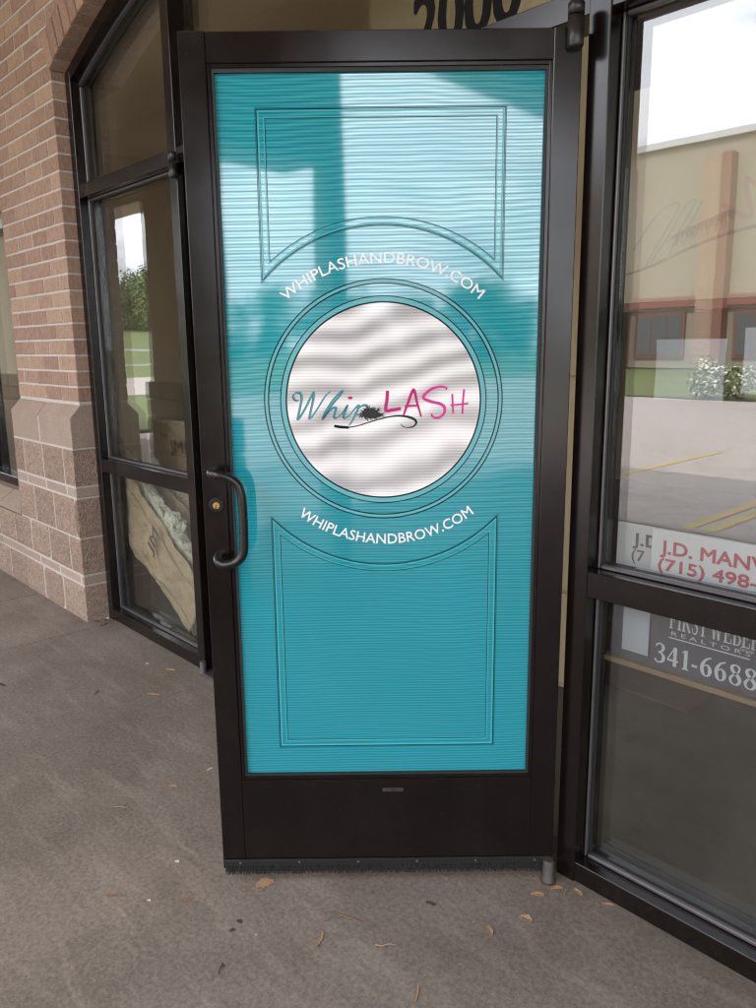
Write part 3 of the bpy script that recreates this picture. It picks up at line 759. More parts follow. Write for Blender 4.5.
dpl('logo_word', merge2d([stroke([(607, 98), (606, 90), (584, 87), (558, 94), (534, 112), (529, 126), (552, 137), (586, 146), (602, 160), (598, 182), (578, 195), (560, 190), (557, 178)], .0078), stroke([(628, 112), (630, 150), (632, 181)], .005, False), stroke([(669, 96), (665, 140), (664, 182)], .005, False), stroke([(622, 152), (684, 146)], .005, False)]), ly, 'ink_pink2')
sp = []
rnd = random.Random(3)
for i in range(260):
    a = rnd.uniform(0, 2*math.pi); cx, cy = 343+rnd.gauss(0, 13), 179+rnd.gauss(0, 6)
    ex, ey = cx+math.cos(a)*rnd.uniform(10, 30)+4, cy+math.sin(a)*rnd.uniform(6, 22)-3
    q = lg([(cx, cy), ((cx+ex)/2, (cy+ey)/2+rnd.uniform(-3, 3)), (ex, ey)]); sp.append(ribbon2d(q, [.0030, .0022, .0005]))
dpl('logo_lash', merge2d(sp), ly+.0002, 'ink_black')
q = smooth_pts(lg([(266, 225), (300, 219), (350, 204), (400, 191), (440, 186), (475, 190), (498, 200), (503, 212), (493, 224), (472, 227), (456, 223), (451, 214)]), 8)
dpl('logo_whip', merge2d([ribbon2d(q, [.0028+.0044*math.exp(-((i/len(q)-.52)/.2)**2)-.0010*(i/len(q)) for i in range(len(q))]), ribbon2d(lg([(217, 219), (240, 223), (268, 225)]), .0068)]), ly+.0002, 'ink_black')

# pull handle, lock, sweep, maker's plate, pivots
def hx(u): return DW-u
hp = [(hx(.020), -.002, 1.166), (hx(.020), .030, 1.166)]
path = [(hx(.016), -.004, 1.158), (hx(.020), .035, 1.160), (hx(.034), .052, 1.159), (hx(.062), .055, 1.153), (hx(.086), .055, 1.136), (hx(.096), .055, 1.105), (hx(.098), .055, 1.05), (hx(.097), .055, .99), (hx(.093), .055, .958), (hx(.075), .055, .938), (hx(.048), .053, .931), (hx(.030), .045, .935), (hx(.022), .02, .939), (hx(.020), -.004, .941)]
path = [(x-.011, y, z) for x, y, z in path]
tube('pull_handle', smooth_pts(path, 6), .0112, 'black_metal', DO, 16)
def disc_y(name, u, z, r, y0, y1, mat, par=DO, seg=24):
    return tube(name, [(hx(u), y0, z), (hx(u), y1-.001, z), (hx(u), y1, z)], [r, r, r*.93], mat, par, seg)
lk = disc_y('lock_cylinder', .034, 1.074, .0185, -.002, .007, 'black_metal')
pl = pyd('lock_face', [(hx(.034)+.0085*math.cos(a), .0078, 1.073+.0085*math.sin(a)) for a in [i*math.pi/10 for i in range(20)]]+[(hx(.034)+.0085*math.cos(a), .005, 1.073+.0085*math.sin(a)) for a in [i*math.pi/10 for i in range(20)]], [tuple(range(19, -1, -1))]+[(i, (i+1) % 20, 20+(i+1) % 20, 20+i) for i in range(20)], 'brass', lk, True)
box('keyhole', hx(.034)-.001, hx(.034)+.001, .0079, .0082, 1.066, 1.075, 'black_metal', lk, 0, True)
sw = box('sweep_strip', .004, DW-.004, .0002, .007, .054, .070, 'hinge_metal', DO, .001, True)
for i in range(6):
    sc = tube('screw', [(0.05+i*.163, .007, .062), (.05+i*.163, .0088, .062)], [.004, .003], 'bead', DO, 10)
bm = bmesh.new(); rnd = random.Random(5)
for i in range(460):
    x = .006+i*(DW-.012)/460; l = rnd.uniform(.0265, .029); y = rnd.uniform(.001, .006); dx = rnd.uniform(-.004, .004)
    vs = [bm.verts.new(c) for c in ((x, y, .053), (x+.0017, y, .053), (x+.0017+dx, y+rnd.uniform(-.002, .003), .053-l), (x+dx, y, .053-l))]
    bm.faces.new(vs)
me = bpy.data.meshes.new('brush'); bm.to_mesh(me); bm.free(); tag(link('sweep_brush', me, 'black_rubber', DO), kind='stuff')
box('sweep_backing', .005, DW-.005, -.03, .0, .030, .0398, 'black_rubber', DO, 0, True)
mp_ = box('maker_plate', hx(.473)-.028, hx(.473)+.028, -.0012, .0002, .271, .281, 'grimy_metal', DO, .001, True)
for i in range(9): box('plate_mark', hx(.473)-.022+i*.005, hx(.473)-.019+i*.005, .0003, .0007, .274, .278, 'black_metal', mp_, 0, True).location -= mp_.location
# top pivot knuckles and bottom pivot
pv = tube('pivot_hinge', [(.019, .010, 2.112), (.019, .010, 2.118), (.019, .010, 2.178)], [.015, .0185, .0185], 'hinge_metal', DO, 20)
tube('pivot_hinge', [(.019, .010, 2.1805), (.019, .010, 2.204), (.019, .010, 2.209)], [.0185, .0185, .014], 'hinge_metal', DO, 20)
tube('bottom_pivot', [(.012, .012, .0), (.012, .012, .006), (.012, .012, .010), (.012, .012, .058), (.012, .012, .066)], [.021, .021, .0165, .0165, .012], 'grimy_metal', DO, 18)

# second leaf, closed
DC = thing('closed_door', 'closed glass door leaf behind the open teal door', 'door', (-1.915, 0, 0), 0)
CLs = DC
top = DZ0+DH
for n_, x0, x1, z0, z1 in (('stile', .004, .078, DZ0, top), ('stile', .862, .936, DZ0, top), ('rail', .077, .863, 2.09, top-.001), ('rail', .077, .863, DZ0+.001, .31)):
    box(n_, x0, x1, .03+(.001 if n_ == 'rail' else 0), .075-(.001 if n_ == 'rail' else 0), z0, z1, 'door_bronze', DC, .002, True)
box('pane', .079, .861, .048, .056, .311, 2.089, 'glass', DC, 0, True)
tube('pull_handle', smooth_pts([(.90, .02, 1.16), (.89, -.03, 1.16), (.83, -.03, 1.14), (.82, -.03, 1.05), (.83, -.03, .95), (.89, -.03, .935), (.90, .02, .935)], 5), .0115, 'black_metal', DC, 12)
tube('pivot_hinge', [(.006, -.020, 2.135), (.006, -.020, 2.140), (.006, -.020, 2.190)], [.013, .0175, .0175], 'hinge_metal', DC, 18)
tube('pivot_hinge', [(.006, -.020, 2.198), (.006, -.020, 2.228), (.006, -.020, 2.234)], [.0175, .0175, .013], 'hinge_metal', DC, 18)
tube('bottom_pivot', [(.006, -.016, 0), (.006, -.016, .006), (.006, -.016, .01), (.006, -.016, .056), (.006, -.016, .062)], [.021, .021, .016, .016, .012], 'grimy_metal', DC, 18)

# ------------------------------------------------------------------ behind the right window: signs, papers, banner
def serif(ch):
    """thick and thin strokes of a serif face in a unit box (height 1): list of (points, widths)"""
    T, t = .17, .06
    s = {
     'F': (.62, [([(.14, 0), (.14, 1)], T), ([(0, .03), (.3, .03)], t), ([(0, .97), (.6, .97)], t), ([(.14, .5), (.42, .5)], t), ([(.58, 1), (.58, .78)], t), ([(.42, .62), (.42, .38)], t)]),
     'I': (.34, [([(.17, 0), (.17, 1)], T), ([(0, .03), (.34, .03)], t), ([(0, .97), (.34, .97)], t)]),
     'R': (.74, [([(.14, 0), (.14, 1)], T), ([(0, .03), (.3, .03)], t), ([(0, .97), (.36, .97), (.52, .9), (.56, .75), (.5, .58), (.34, .52), (.16, .52)], [t, t, .1, .16, .1, t, t]), ([(.36, .5), (.66, .02)], T*.9), ([(.56, .03), (.76, .03)], t)]),
     'S': (.56, [([(.48, .72), (.46, .9), (.3, .98), (.13, .9), (.1, .74), (.26, .58), (.42, .42), (.48, .24), (.4, .06), (.24, .02), (.1, .1), (.06, .3)], [t, t, t, .1, .13, .17, .17, .13, .1, t, t, t])]),
     'T': (.66, [([(.33, 0), (.33, 1)], T), ([(.16, .03), (.5, .03)], t), ([(0, .97), (.66, .97)], t), ([(.03, 1), (.03, .76)], t), ([(.63, 1), (.63, .76)], t)]),
     'W': (1.06, [([(.14, .97), (.34, .02)], T), ([(.34, .04), (.54, .95)], t), ([(.5, .97), (.72, .02)], T), ([(.72, .04), (.92, .95)], t), ([(0, .97), (.28, .97)], t), ([(.42, .97), (.64, .97)], t), ([(.8, .97), (1.04, .97)], t)]),
     'E': (.64, [([(.14, 0), (.14, 1)], T), ([(0, .03), (.6, .03)], t), ([(0, .97), (.58, .97)], t), ([(.14, .5), (.42, .5)], t), ([(.56, 1), (.56, .78)], t), ([(.42, .62), (.42, .38)], t), ([(.6, .26), (.6, 0)], t)]),
     'B': (.66, [([(.14, 0), (.14, 1)], T), ([(0, .97), (.34, .97), (.5, .88), (.52, .75), (.46, .6), (.3, .53), (.16, .53)], [t, t, .1, .16, .1, t, t]), ([(.3, .53), (.5, .45), (.58, .28), (.5, .09), (.32, .03), (0, .03)], [t, .09, .17, .1, t, t])]),
     '3': (.56, [([(.07, .8), (.14, .93), (.28, .98), (.42, .9), (.44, .74), (.36, .6), (.2, .53)], [t, .08, .08, .13, .16, .1, t]), ([(.2, .53), (.38, .48), (.48, .33), (.44, .12), (.28, .02), (.12, .04), (.06, .16)], [t, .1, .17, .14, .08, .08, .1])]),
     '4': (.6, [([(.4, 0), (.4, .98)], T), ([(.36, .95), (.04, .32)], t), ([(.02, .29), (.56, .29)], .1)]),
     '1': (.42, [([(.24, 0), (.24, .98)], T), ([(.08, .03), (.4, .03)], t), ([(.24, .95), (.06, .84)], t)]),
     '6': (.58, [([(.5, .96), (.28, .84), (.13, .6), (.1, .35), (.17, .1), (.3, .02), (.43, .1), (.48, .3), (.42, .5), (.3, .57), (.18, .48)], [t, .1, .15, .17, .14, t, .12, .17, .13, t, t])]),
     '8': (.58, [([(.29, .98), (.14, .9), (.12, .75), (.24, .6), (.4, .46), (.5, .27), (.43, .08), (.29, .02), (.13, .1), (.08, .28), (.2, .47), (.36, .6), (.45, .76), (.42, .91), (.29, .98)], [t, .12, .15, .16, .17, .16, .12, t, .1, .13, .1, .08, .1, .1, t])]),
     '-': (.34, [([(.03, .33), (.3, .33)], .12)]), ' ': (.12, []),
    }
    return s[ch]
def serif_text(s, h, width):
    parts = []; x = 0
    for ch in s:
        wd, st = serif(ch)
        for pts, w_ in st:
            if isinstance(w_, list): q = smooth_pts([(a, b, c) for (a, b), c in zip(pts, w_)], 5); P = [(a+x, b) for a, b, c in q]; W_ = [c for a, b, c in q]
            else: P = [(a+x, b) for a, b in pts]; W_ = w_
            parts.append(ribbon2d(P, W_))
        x += wd+.09
    V, Fc = merge2d(parts); kx = width/x
    return [(q[0]*kx, q[1]*h, q[2]) for q in V], Fc
simple('sign_lilac', (.55, .53, .60), .3, .05, 9)
SG = thing('real_estate_sign', 'grey real estate sign with white phone number and red-lettered rider behind right window', 'sign', (.35, .12, .60))
YS = .118
pn = box('panel', .060, 1.0, YS, YS+.006, .640, .820, 'sign_grey', SG, .001)
strip = box('header_strip', .120, 1.0, YS-.001, YS+.004, .822, .894, 'sign_lilac', SG, .001)
fl_ = [ribbon2d(smooth_pts([(.330+i*.012, .868), (.334+i*.012, .880), (.330+i*.012, .892)], 6), [.010*(1-j/13) for j in range(13)]) for i in range(4)]
plane_xz('flame_mark', merge2d(fl_), YS-.0016, 'orange_ink', strip)
rider = box('rider', .160, 1.0, YS, YS+.006, .8955, 1.006, 'white_board', SG, .001)
box('base_rail', .030, 1.0, YS-.012, YS+.020, .624, .6385, 'pine', SG, .002)
plane_xz('lettering', text2d('J.D. MANV', .034, .03, .255), YS-.0006, 'red_ink', rider, .186, .946)
plane_xz('lettering', text2d('(715) 498-1', .031, .03, .262), YS-.0006, 'red_ink', rider, .182, .903)
plane_xz('lettering', serif_text('FIRST WEBER', .050, .225), YS-.0006, 'white_ink', pn, .222, .757)
plane_xz('lettering', text2d('R E A L T O R S', .011, .0, .195, 1.0), YS-.0006, 'white_ink', pn, .228, .739)
plane_xz('lettering', ribbon2d([(0, 0), (.20, 0)], .003), YS-.0006, 'white_ink', pn, .222, .732)
plane_xz('lettering', text2d('Group', .009, .0), YS-.0006, 'white_ink', pn, .398, .748)
plane_xz('lettering', serif_text('341-6688', .052, .262), YS-.0006, 'white_ink', pn, .186, .658)
SG2 = thing('rider_reflection', 'modelled glass reflection of the rider with dark letters just left of the red-lettered rider', 'sign', (.15, .150, .60))  # the rider's ghost reflection in the glass, built as a lettered panel
r2 = box('panel', .045, .6, .150, .155, .885, 1.0, 'white_board', SG2, .001)
plane_xz('lettering', text2d('J.D', .033, .03, .074), .1494, 'reflected_ink', r2, .092, .945)
plane_xz('lettering', text2d('(7', .031, .014, .036), .1494, 'reflected_ink', r2, .090, .903)
box('bracket', .30, .34, .1245, .1495, .93, .97, 'black_metal', SG2, 0)
tag(box('paper_sheet', .098, .172, .1100, .1108, .668, .79, 'paper', None, 0), 'small white sheet stuck on the grey sign left of its lettering', 'paper')
# hanging sheets in the upper pane
def sheet(x0, x1, z0, z1, y, lab, marks=()):
    n = 8; V = []; Fc = []
    for i in range(n+1):
        for j in range(n+1):
            V.append((x0+(x1-x0)*i/n, y+.004*math.sin(3*j/n+i*.4), z0+(z1-z0)*j/n))
    for i in range(n):
        for j in range(n): a = i*(n+1)+j; Fc.append((a, a+n+1, a+n+2, a+1))
    me = bpy.data.meshes.new('paper_sheet'); me.from_pydata(V, [], Fc); o = link('paper_sheet', me, 'paper')
    md = o.modifiers.new('t', 'SOLIDIFY'); md.thickness = .0006
    return tag(o, lab, 'paper')
sheet(.090, .270, 1.32, 1.47, .215, 'large pale sheet hanging inside the right window above the signs')
sheet(.300, .50, 1.34, 1.495, .24, 'pale sheet hanging at the right edge inside the right window')
BN = thing('hanging_banner', 'tan banner with a faint whip and lash logo hanging inside the right window', 'banner', (.3, .6, 1.58))
bpn = box('banner_cloth', -.36, 1.0, .60, .603, 1.585, 2.20, 'tan_banner', BN, 0)
box('banner_rail', -.27, 1.0, .585, .62, 1.555, 1.584, 'red_trim', BN, .003)
def bl(pts, w_): return ribbon2d(smooth_pts(pts, 8), w_)
wh = [[(-.21, 1.74), (-.17, 1.80), (-.12, 1.85), (-.07, 1.86), (-.10, 1.80), (-.15, 1.72), (-.17, 1.68)], [(-.15, 1.70), (-.10, 1.77), (-.05, 1.85), (-.02, 1.86), (-.06, 1.79), (-.10, 1.70)], [(-.09, 1.74), (-.04, 1.79), (.0, 1.86)]]
plane_xz('faint_logo', merge2d([bl(s, .007) for s in wh]), .5994, 'teal_faint', bpn)
plane_xz('faint_logo', merge2d([bl([(-.26, 1.665), (-.15, 1.69), (-.02, 1.735), (.10, 1.765), (.25, 1.78), (.5, 1.79)], [.006+.004*min(1, i/20) for i in range(41)])]), .5994, 'grey_faint', bpn)
sp = []
for i in range(120):
    a = rnd.uniform(math.pi*1.05, math.pi*1.95); cx = -.08+rnd.uniform(0, .16); cy = 1.775+.05*(cx+.08)/.16
    sp.append(ribbon2d([(cx, cy), (cx+.03*math.cos(a), cy+rnd.uniform(.02, .05)*math.sin(a))], [.0025, .0006]))
plane_xz('faint_logo', merge2d(sp), .5992, 'grey_faint', bpn)
plane_xz('faint_logo', bl([(.06, 1.84), (.14, 1.80), (.12, 1.90), (.2, 1.84), (.3, 1.9)], .012), .5994, 'pink_faint', bpn)
for x in (-.3, .9): tube('cord', [(x, .601, 2.2), (x, .601, 3.6)], .002, 'rope_cotton', BN, 6, False)
MT = box('floor_mat', -1.0, -.2, 1.2, 1.9, -.004, .008, 'mat_brown', None, .004); tag(MT, 'brown rectangular mat on the floor inside the right window', 'mat')

# ------------------------------------------------------------------ behind the left window: insulation batts
from mathutils import noise as mn
def batt(name, label, loc, rot, length, width, thick, bend, seed, mark=.42):
    """kraft-faced insulation: paper face toward the glass (-y), fluffy white back and edges. local x = width, z = length"""
    T = thing(name, label, 'insulation', loc); T.rotation_euler = rot
    R_ = random.Random(seed); nx, nz = 22, 64
    def curve(u, v): return bend*math.sin(v*math.pi*.9)+.006*math.sin(9*v+4*u)+.004*math.sin(23*v-7*u)
    V = []; Fc = []
    for i in range(nx+1):
        for j in range(nz+1):
            u, v = i/nx, j/nz; V.append(((u-.5)*width+.006*math.sin(11*v)+.01*mn.noise(Vector((u*2, v*9, seed))), curve(u, v)-abs(.030*mn.noise(Vector((u*3.2, v*7, seed*3.1))))-.012*mn.noise(Vector((u*8, v*19, seed))), v*length))
    for i in range(nx):
        for j in range(nz): a = i*(nz+1)+j; Fc.append((a, a+nz+1, a+nz+2, a+1))
    f = pyd('kraft_facing', V, Fc, 'kraft', T, True, True); md = f.modifiers.new('t', 'SOLIDIFY'); md.thickness = .002
    # fluff
    bm = bmesh.new(); ring = []
    nz2 = 170; k = 64
    for j in range(nz2+1):
        v = j/nz2; r = []
        for q in range(k):
            a = 2*math.pi*q/k; ca, sa = math.cos(a), math.sin(a)
            x = -.016+(abs(ca)**.5)*math.copysign(1, ca)*(width*.5+.022+.016*mn.noise(Vector((ca*2+seed, sa*2, v*26)))+R_.uniform(-.004, .007)); y = (abs(sa)**.5)*math.copysign(1, sa)*thick*.5
            r.append(bm.verts.new((x, curve(.5, v)+.020+thick*.5+y*(1+.35*mn.noise(Vector((ca*3, sa*3+seed, v*30))))+R_.uniform(-.004, .006), v*length*1.01-.005+R_.uniform(-.005, .005))))
        ring.append(r)
    for a, b in zip(ring, ring[1:]):
        for q in range(k): bm.faces.new((a[q], a[(q+1) % k], b[(q+1) % k], b[q]))
    bm.faces.new(ring[0]); bm.faces.new(ring[-1]); bmesh.ops.recalc_face_normals(bm, faces=bm.faces)
    me = bpy.data.meshes.new('fibre'); bm.to_mesh(me); bm.free(); me.polygons.foreach_set('use_smooth', [True]*len(me.polygons)); link('fibre', me, 'fibre', T)
    for s in (-.30, .30):
        pts = [((s)*width, length*j/20) for j in range(21)]
        v, ff = ribbon2d(pts, .004); pyd('seam', [(a, curve(.5+s, b/length)-.030*0-.012, b) for a, b in v], ff, 'stamp_ink', T, True)
    if mark is None: return T
    tx = text2d('JM', .07, .03, .15)
    pyd('printed_mark', [(a-.0, curve(.5, (length*mark+b)/length)-.030-d_, length*mark+b) for a, b, d_ in tx[0]], tx[1], 'stamp_ink', T, True)
    return T
batt('insulation_batt', 'kraft-faced insulation batt leaning diagonally in front, lowest of the stack', (-2.24, .155, .172), (.0, -.985, .0), 1.26, .34, .08, -.012, 1, .34)
batt('insulation_batt', 'kraft-faced insulation batt leaning diagonally above the lowest one', (-1.90, .33, .165), (.0, -1.20, .0), 1.36, .36, .09, -.015, 2, None)
batt('insulation_batt', 'upright kraft-faced insulation batt standing behind the leaning ones', (-3.05, .50, .005), (-.03, -.02, .0), 1.03, .52, .09, .0, 4, .84)
fl = bmesh.new(); bmesh.ops.create_icosphere(fl, subdivisions=5, radius=1)
R_ = random.Random(9)
from mathutils import noise as mn
for v in fl.verts:
    d = v.co.normalized(); k = 1+.35*mn.noise(d*1.8)+.16*mn.noise(d*5)+.14*mn.noise(d*14)+.10*mn.noise(d*33)+R_.uniform(-.03, .03); v.co = Vector((d.x*.115*k, d.y*.045*k, d.z*.085*k))
me = bpy.data.meshes.new('tuft'); fl.to_mesh(me); fl.free(); me.polygons.foreach_set('use_smooth', [True]*len(me.polygons))
o = link('insulation_tuft', me, 'fibre', None, (-2.56, .215, .545)); tag(o, 'torn white fluffy tuft of insulation resting on the batts', 'insulation')

# ------------------------------------------------------------------ litter on the walkway
def flake(name, label, x, y, L_, W_, rz, mat, curl=.2, seed=0, z=0.):
    R_ = random.Random(seed+int(abs(x)*1000)); n = 10; V = []; Fc = []
    for i in range(n+1):
        t = i/n; hw = W_*.5*(math.sin(math.pi*(.08+.84*t))**.7)*R_.uniform(.75, 1.15); cx = (t-.5)*L_; bow = .15*W_*math.sin(3*t)
        for s in (-1, 0, 1): V.append((cx+R_.uniform(-.02, .02)*L_, bow+s*hw, .0012+curl*abs(s)*hw*R_.uniform(.4, 1.3)+curl*.35*L_*((t-.5)**2)))
    for i in range(n):
        for s in (0, 1): a = i*3+s; Fc.append((a, a+3, a+4, a+1))
    me = bpy.data.meshes.new(name); me.from_pydata(V, [], Fc); o = link(name, me, mat, None, (x, y, z), (0, 0, rz)); md = o.modifiers.new('t', 'SOLIDIFY'); md.thickness = .0012
    return tag(o, label, 'leaf' if 'leaf' in name else 'twig' if 'twig' in name else 'wood chip', 'litter on the walkway')
def twig(label, x, y, L_, r, rz, mat):
    R_ = random.Random(int(x*999)+int(y*777)); c, s = math.cos(rz), math.sin(rz); pts = []
    for i in range(7):
        t = i/6-.5; o_ = R_.uniform(-.04, .04)*L_; pts.append((t*L_*c-o_*s, t*L_*s+o_*c, r+.0008+R_.uniform(0, .003)))
    o = tube('twig', pts, [r*(1-.08*i) for i in range(7)], mat, None, 6); o.location = (x, y, 0)
    return tag(o, label, 'twig', 'litter on the walkway')
flake('wood_chip', 'flat orange-tan chip half under the open door bottom edge', -.530, -.628, .050, .038, 1.2, 'dry_orange', .05)
flake('dry_leaf', 'curled tan leaf near the bottom right pivot of the door', .050, -.215, .036, .020, .3, 'dry_tan', .5)
flake('dry_leaf', 'small orange leaf just in front of the bottom pivot', .015, -.115, .034, .014, .7, 'dry_orange', .3)
flake('dry_leaf', 'brown leaf lying right of centre below the door', .012, -.315, .036, .014, -.6, 'dry_tan', .4)
flake('dry_leaf', 'dark curled leaf in the middle below the door', -.158, -.352, .028, .012, .4, 'dry_dark', .6)
flake('wood_chip', 'long brown splinter standing lengthwise below the door', -.262, -.648, .052, .010, -1.0, 'dry_tan', .3)
flake('wood_chip', 'pale thin splinter at the bottom edge of the walkway view', .022, -.590, .050, .009, -.95, 'dry_tan', .3)
twig('thin pale stick lying level below the door centre', -.130, -.540, .056, .0022, .83, 'dry_tan')
twig('forked brown stick left of centre below the door', -.262, -.545, .062, .0022, .45, 'dry_brown')
twig('short brown twig left of the forked stick', -.300, -.580, .040, .0016, 1.4, 'dry_brown')
flake('dry_leaf', 'tan leaf beside the sill of the right window', .085, -.03, .030, .012, -.2, 'dry_tan', .5)
flake('dry_leaf', 'orange leaf fragment behind the bottom pivot', .038, -.058, .030, .014, .9, 'dry_orange', .6)
flake('dry_leaf', 'straw coloured leaf fragment leaning on the door jamb', .012, -.040, .028, .010, 2.2, 'dry_tan', .9)
flake('dry_leaf', 'pale straw lying on the black sill at the right window', .165, -.012, .030, .007, .6, 'dry_tan', .5, 3)
twig('thin straw twig crossing the corner by the right jamb', .060, -.045, .050, .0014, 1.9, 'dry_tan')
flake('wood_chip', 'small dark crumb left of the door, upper of a pair', -.455, -.760, .016, .012, .3, 'dry_dark', .2)
flake('wood_chip', 'small dark crumb left of the door, lower of a pair', -.440, -.790, .014, .011, 1.3, 'dry_dark', .2)
twig('short dark twig near the lower left of the walkway', -.350, -.880, .030, .0020, -.9, 'dry_dark')
flake('dry_leaf', 'faded tan leaf on the walkway at lower left', -.772, -.955, .044, .012, .9, 'dry_brown', .2)
flake('dry_leaf', 'faded leaf sliver right of the one at lower left', -.62, -.825, .034, .010, 1.0, 'dry_brown', .2)
flake('wood_chip', 'tiny white paper scrap on the walkway left of the door', -.785, -.760, .014, .009, .4, 'dry_pale', .4)
flake('wood_chip', 'tiny pale crumb right of the scrap left of the door', -.690, -.895, .010, .007, .4, 'dry_pale', .4)
twig('thin tan stick on the walkway in the left foreground', -1.155, -.760, .050, .0018, .6, 'dry_tan')
flake('dry_leaf', 'tan leaf curled on the mid-left walkway', -1.155, -.575, .030, .011, .7, 'dry_tan', .4)
flake('wood_chip', 'white flake on the walkway left of the door', -1.165, -.425, .022, .009, 1.7, 'dry_pale', .4)
flake('dry_leaf', 'orange leaf in front of the left window sill', -2.055, -.105, .050, .014, .5, 'dry_orange', .4)
flake('dry_leaf', 'brown leaf in front of the left window sill below the orange one', -2.03, -.165, .050, .012, .6, 'dry_brown', .4)
flake('dry_leaf', 'tan leaf sliver further out from the left window sill', -1.87, -.285, .060, .012, .5, 'dry_tan', .3)
flake('wood_chip', 'white scrap on the walkway before the left window', -2.20, -.15, .016, .010, .5, 'dry_pale', .4)
flake('wood_chip', 'white pebble-like scrap in the corner of the pier and window', -2.935, -.02, .024, .018, .2, 'dry_pale', .8)
for i in range(7):
    flake('dry_leaf', 'leaf crumb, one of several gathered at the foot of the brick pier corner', -2.93+.035*(i % 4)+random.uniform(-.01, .01), -.03-.022*(i//2)+random.uniform(-.01, .01), .026, .011, random.uniform(0, 3), 'dry_brown' if i % 2 else 'dry_dark', .6, i)
flake('dry_leaf', 'dark curled leaf on the walkway at far left', -2.43, -.73, .050, .016, .2, 'dry_dark', .5)
twig('short dark twig on the walkway in front of the pier', -2.05, -.46, .045, .002, -.8, 'dry_dark')

rg = random.Random(31); V = []; Fc = []
def crumb(x, y, sz):
    k = len(V); q = [Vector((rg.uniform(-1, 1), rg.uniform(-1, 1), rg.uniform(0, .9))) for _ in range(4)]
    for v in q: V.append((x+v.x*sz, y+v.y*sz, .0006+max(0, v.z)*sz*.7))
    Fc.extend([(k, k+1, k+2), (k, k+2, k+3), (k, k+3, k+1), (k+1, k+3, k+2)])
for _ in range(520): crumb(rg.uniform(-3.4, 1.2), -abs(rg.gauss(0, .75))-.01, rg.uniform(.0010, .0032))
for _ in range(120): crumb(rg.uniform(-.05, .12), -abs(rg.gauss(0, .05))-.012, rg.uniform(.0015, .005))
for _ in range(120): crumb(rg.uniform(-2.95, -2.75), -abs(rg.gauss(0, .05))-.012, rg.uniform(.0015, .005))
tag(pyd('grit', V, Fc, 'dry_brown'), 'fine brown grit and leaf crumbs scattered over the walkway', 'debris', None, 'stuff')
V = []; Fc = []
for _ in range(200): crumb(rg.uniform(-3.4, 1.2), -abs(rg.gauss(0, .9))-.01, rg.uniform(.0008, .0024))
tag(pyd('pale_grit', V, Fc, 'dry_pale'), 'fine pale crumbs of stone scattered over the walkway', 'debris', None, 'stuff')

# ------------------------------------------------------------------ across the lot: seen mirrored in the glass
OB = thing('opposite_building', 'long tan building across the lot with brick pilasters and red band', 'building', (-20, -43, 0))
wallh = 12.4
box('wall', -34, 4, -55, -43, 0, wallh, 'pale_stucco', OB, 0)
box('parapet_cap', -34.2, 4.2, -55.2, -42.75, wallh, wallh+.35, 'pale_metal', OB, 0)
box('sign_band', -34, 4, -42.99, -42.7, 3.5, 4.1, 'red_trim', OB, 0)
for i, x in enumerate((-31, -25.5, -19.6, -13, -6.5, -.5)):
    box('pilaster', x-.75, x+.35, -42.98, -42.4, 0, 11.3, 'brick_pattern', OB, 0); box('pilaster', x+.36, x+.9, -42.98, -42.2, 0, 11.5, 'red_trim', OB, 0)
    if i < 5:
        w0, w1 = x+1.3, x+4.4
        wf = box('window', w0, w1, -42.99, -42.85, .6, 3.2, 'red_trim', OB, 0)
        for k in range(3):
            a = w0+.12+k*(w1-w0-.24)/3; o = box('window_pane', a+.04, a+(w1-w0-.24)/3-.04, -42.86, -42.82, .75, 3.05, 'dark_glass', wf, 0); o.location = o.location

def leafcloud(name, mat, parent, blobs, n, size, seed, flat=.8):
    R_ = random.Random(seed); V = []; Fc = []
    for _ in range(n):
        c, r = blobs[R_.randrange(len(blobs))]
        d = Vector((R_.gauss(0, 1), R_.gauss(0, 1), R_.gauss(0, 1))).normalized(); p = Vector(c)+d*r*(R_.uniform(.35, 1.08))
        nrm = (d+Vector((R_.uniform(-1, 1), R_.uniform(-1, 1), R_.uniform(-.3, 1)))*.8).normalized(); t = nrm.orthogonal().normalized(); b = nrm.cross(t)
        a = R_.uniform(0, 6.28); t2 = t*math.cos(a)+b*math.sin(a); b2 = nrm.cross(t2); s = size*R_.uniform(.6, 1.4); k = len(V)
        V += [p-t2*s, p+b2*s*.5, p+t2*s, p-b2*s*.5]; Fc.append((k, k+1, k+2, k+3))
    return pyd(name, V, Fc, mat, parent, True)
def tree(x, y, z, h, label, seed, mat='leaf', group='trees beyond the road', spread=1.):
    R_ = random.Random(seed); T = thing('tree', label, 'tree', (x, y, z), 0, group)
    tube('trunk', [(0, 0, -.3), (.05*h*R_.uniform(-1, 1), 0, h*.3), (.05*h*R_.uniform(-1, 1), .03*h, h*.62)], [h*.028, h*.02, h*.008], 'trunk', T, 8)
    blobs = []
    for i in range(11):
        a = R_.uniform(0, 6.28); q = R_.uniform(.05, .3)*h*spread; blobs.append(((math.cos(a)*q, math.sin(a)*q, h*R_.uniform(.32 if spread == 1 else .16, .85)), h*spread*R_.uniform(.11, .2)))
    for i in range(4):
        c = blobs[i][0]; tube('limb', [(0, 0, h*R_.uniform(.25, .4)), (c[0]*.6, c[1]*.6, c[2]*.85), c], [h*.012, h*.008, h*.003], 'trunk', T, 6)
    leafcloud('crown', mat, T, blobs, 2600, h*.03, seed)
sides = [('leafy green tree beyond the road, ' + s) for s in ('nearest to the lawn fence', 'second along the hillside', 'third along the hillside', 'fourth along the hillside', 'fifth along the hillside', 'sixth along the hillside', 'seventh along the hillside', 'eighth along the hillside', 'ninth and farthest along the hillside')]
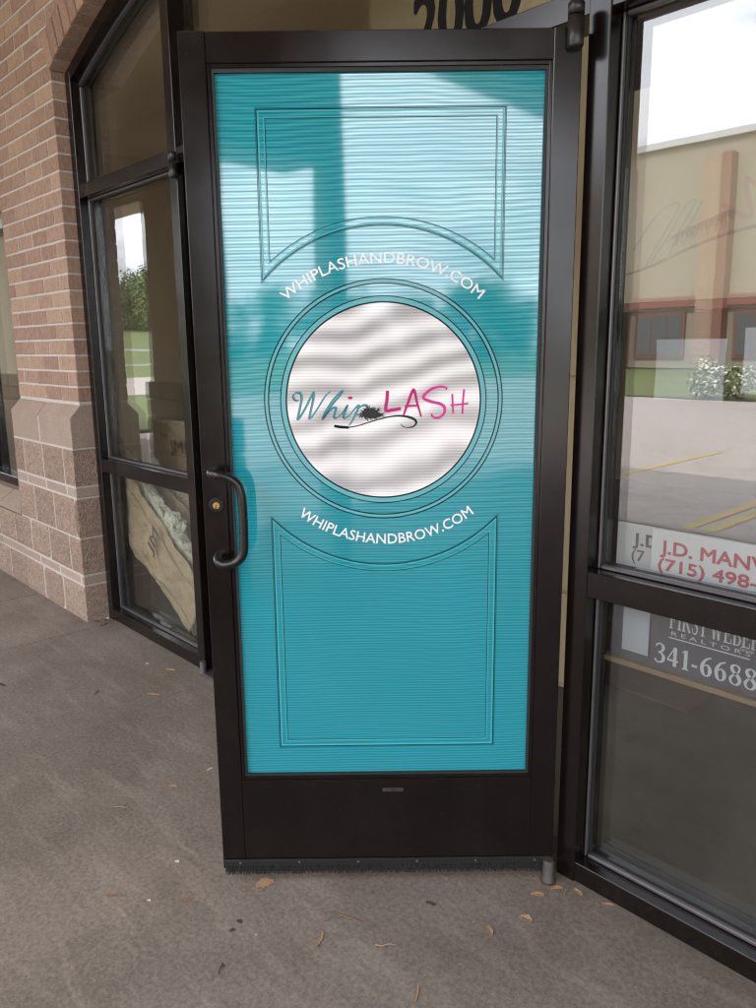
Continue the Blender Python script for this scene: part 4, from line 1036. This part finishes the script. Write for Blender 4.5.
for i in range(9):
    x = -92-6*(i % 3)-random.uniform(0, 3); y = x*(.36+.019*i); z = 3.4+.5*(i % 3)
    tree(x, y, z, random.uniform(6.5, 9), sides[i], 20+i, 'leaf' if i % 3 else 'leaf_pale', 'trees beyond the road', 1.35)
names = ('first', 'second', 'third', 'fourth', 'fifth', 'sixth', 'seventh', 'eighth', 'ninth')
names += ('tenth', 'eleventh', 'twelfth', 'thirteenth', 'fourteenth')
for i in range(14):
    x = 24+3.3*i+random.uniform(-1, 1); y = -70+2.4*i+random.uniform(-4, 4)
    tree(x, y, -.1, random.uniform(5.5, 8), 'dark green tree behind the lot mirrored in the open door, %s from the left end' % names[i], 40+i, 'leaf', 'trees behind the parking lot', 1.5)
SH = thing('flowering_shrub', 'white flowering shrub at the edge of the lawn across the lot', 'shrub', (-8.4, -20.4, -.1))
bl_ = [((random.uniform(-1.1, 1.1), random.uniform(-.4, .4), random.uniform(.25, .75)), random.uniform(.28, .45)) for _ in range(12)]
leafcloud('foliage', 'leaf_pale', SH, bl_, 1500, .08, 51); leafcloud('blossoms', 'blossom', SH, bl_, 1300, .055, 52)
for k in range(4): tube('stem', [(random.uniform(-.4, .4), 0, 0), bl_[k][0]], [.03, .01], 'trunk', SH, 6)
FN = thing('road_fence', 'pale metal rail fence along the road seen mirrored in the left window', 'fence', (-42, -20, 0))
for i in range(22): box('post', -42.05, -41.95, -60+i*4, -59.9+i*4, -.1, 1.5, 'pale_metal', FN, 0)
for zz in (.5, 1.35): box('rail', -41.99, -41.93, -60, 24, zz, zz+.1, 'pale_metal', FN, 0)
# parked car across the lot
CR = thing('parked_car', 'blue parked car at the lawn edge across the lot', 'car', (-4.3, -18.2, -.13))
prof = [(-2.2, .35), (-2.2, .75), (-1.9, .9), (-1.2, .98), (-.6, 1.42), (.8, 1.45), (1.5, 1.0), (2.1, .92), (2.25, .7), (2.25, .35)]
o = extrude_xz('body', prof, -.85, .85, 'car_paint', CR, True, .05)
o = extrude_xz('side_window', [(-1.0, 1.0), (-.5, 1.36), (.72, 1.39), (1.25, 1.02)], .852, .862, 'dark_glass', CR, True)
for x in (-1.4, 1.4):
    for y in (-.78, .78):
        wv = tube('wheel', [(x, y-.11, .33), (x, y+.11, .33)], .33, 'tyre', CR, 20); tube('rim', [(x, y+.112*(1 if y > 0 else -1), .33), (x, y+.118*(1 if y > 0 else -1), .33)], .2, 'pale_metal', wv, 16)
for y in (-.6, .6): box('headlight', 2.252, 2.28, y-.15, y+.15, .62, .75, 'pale_metal', CR, .01, True)
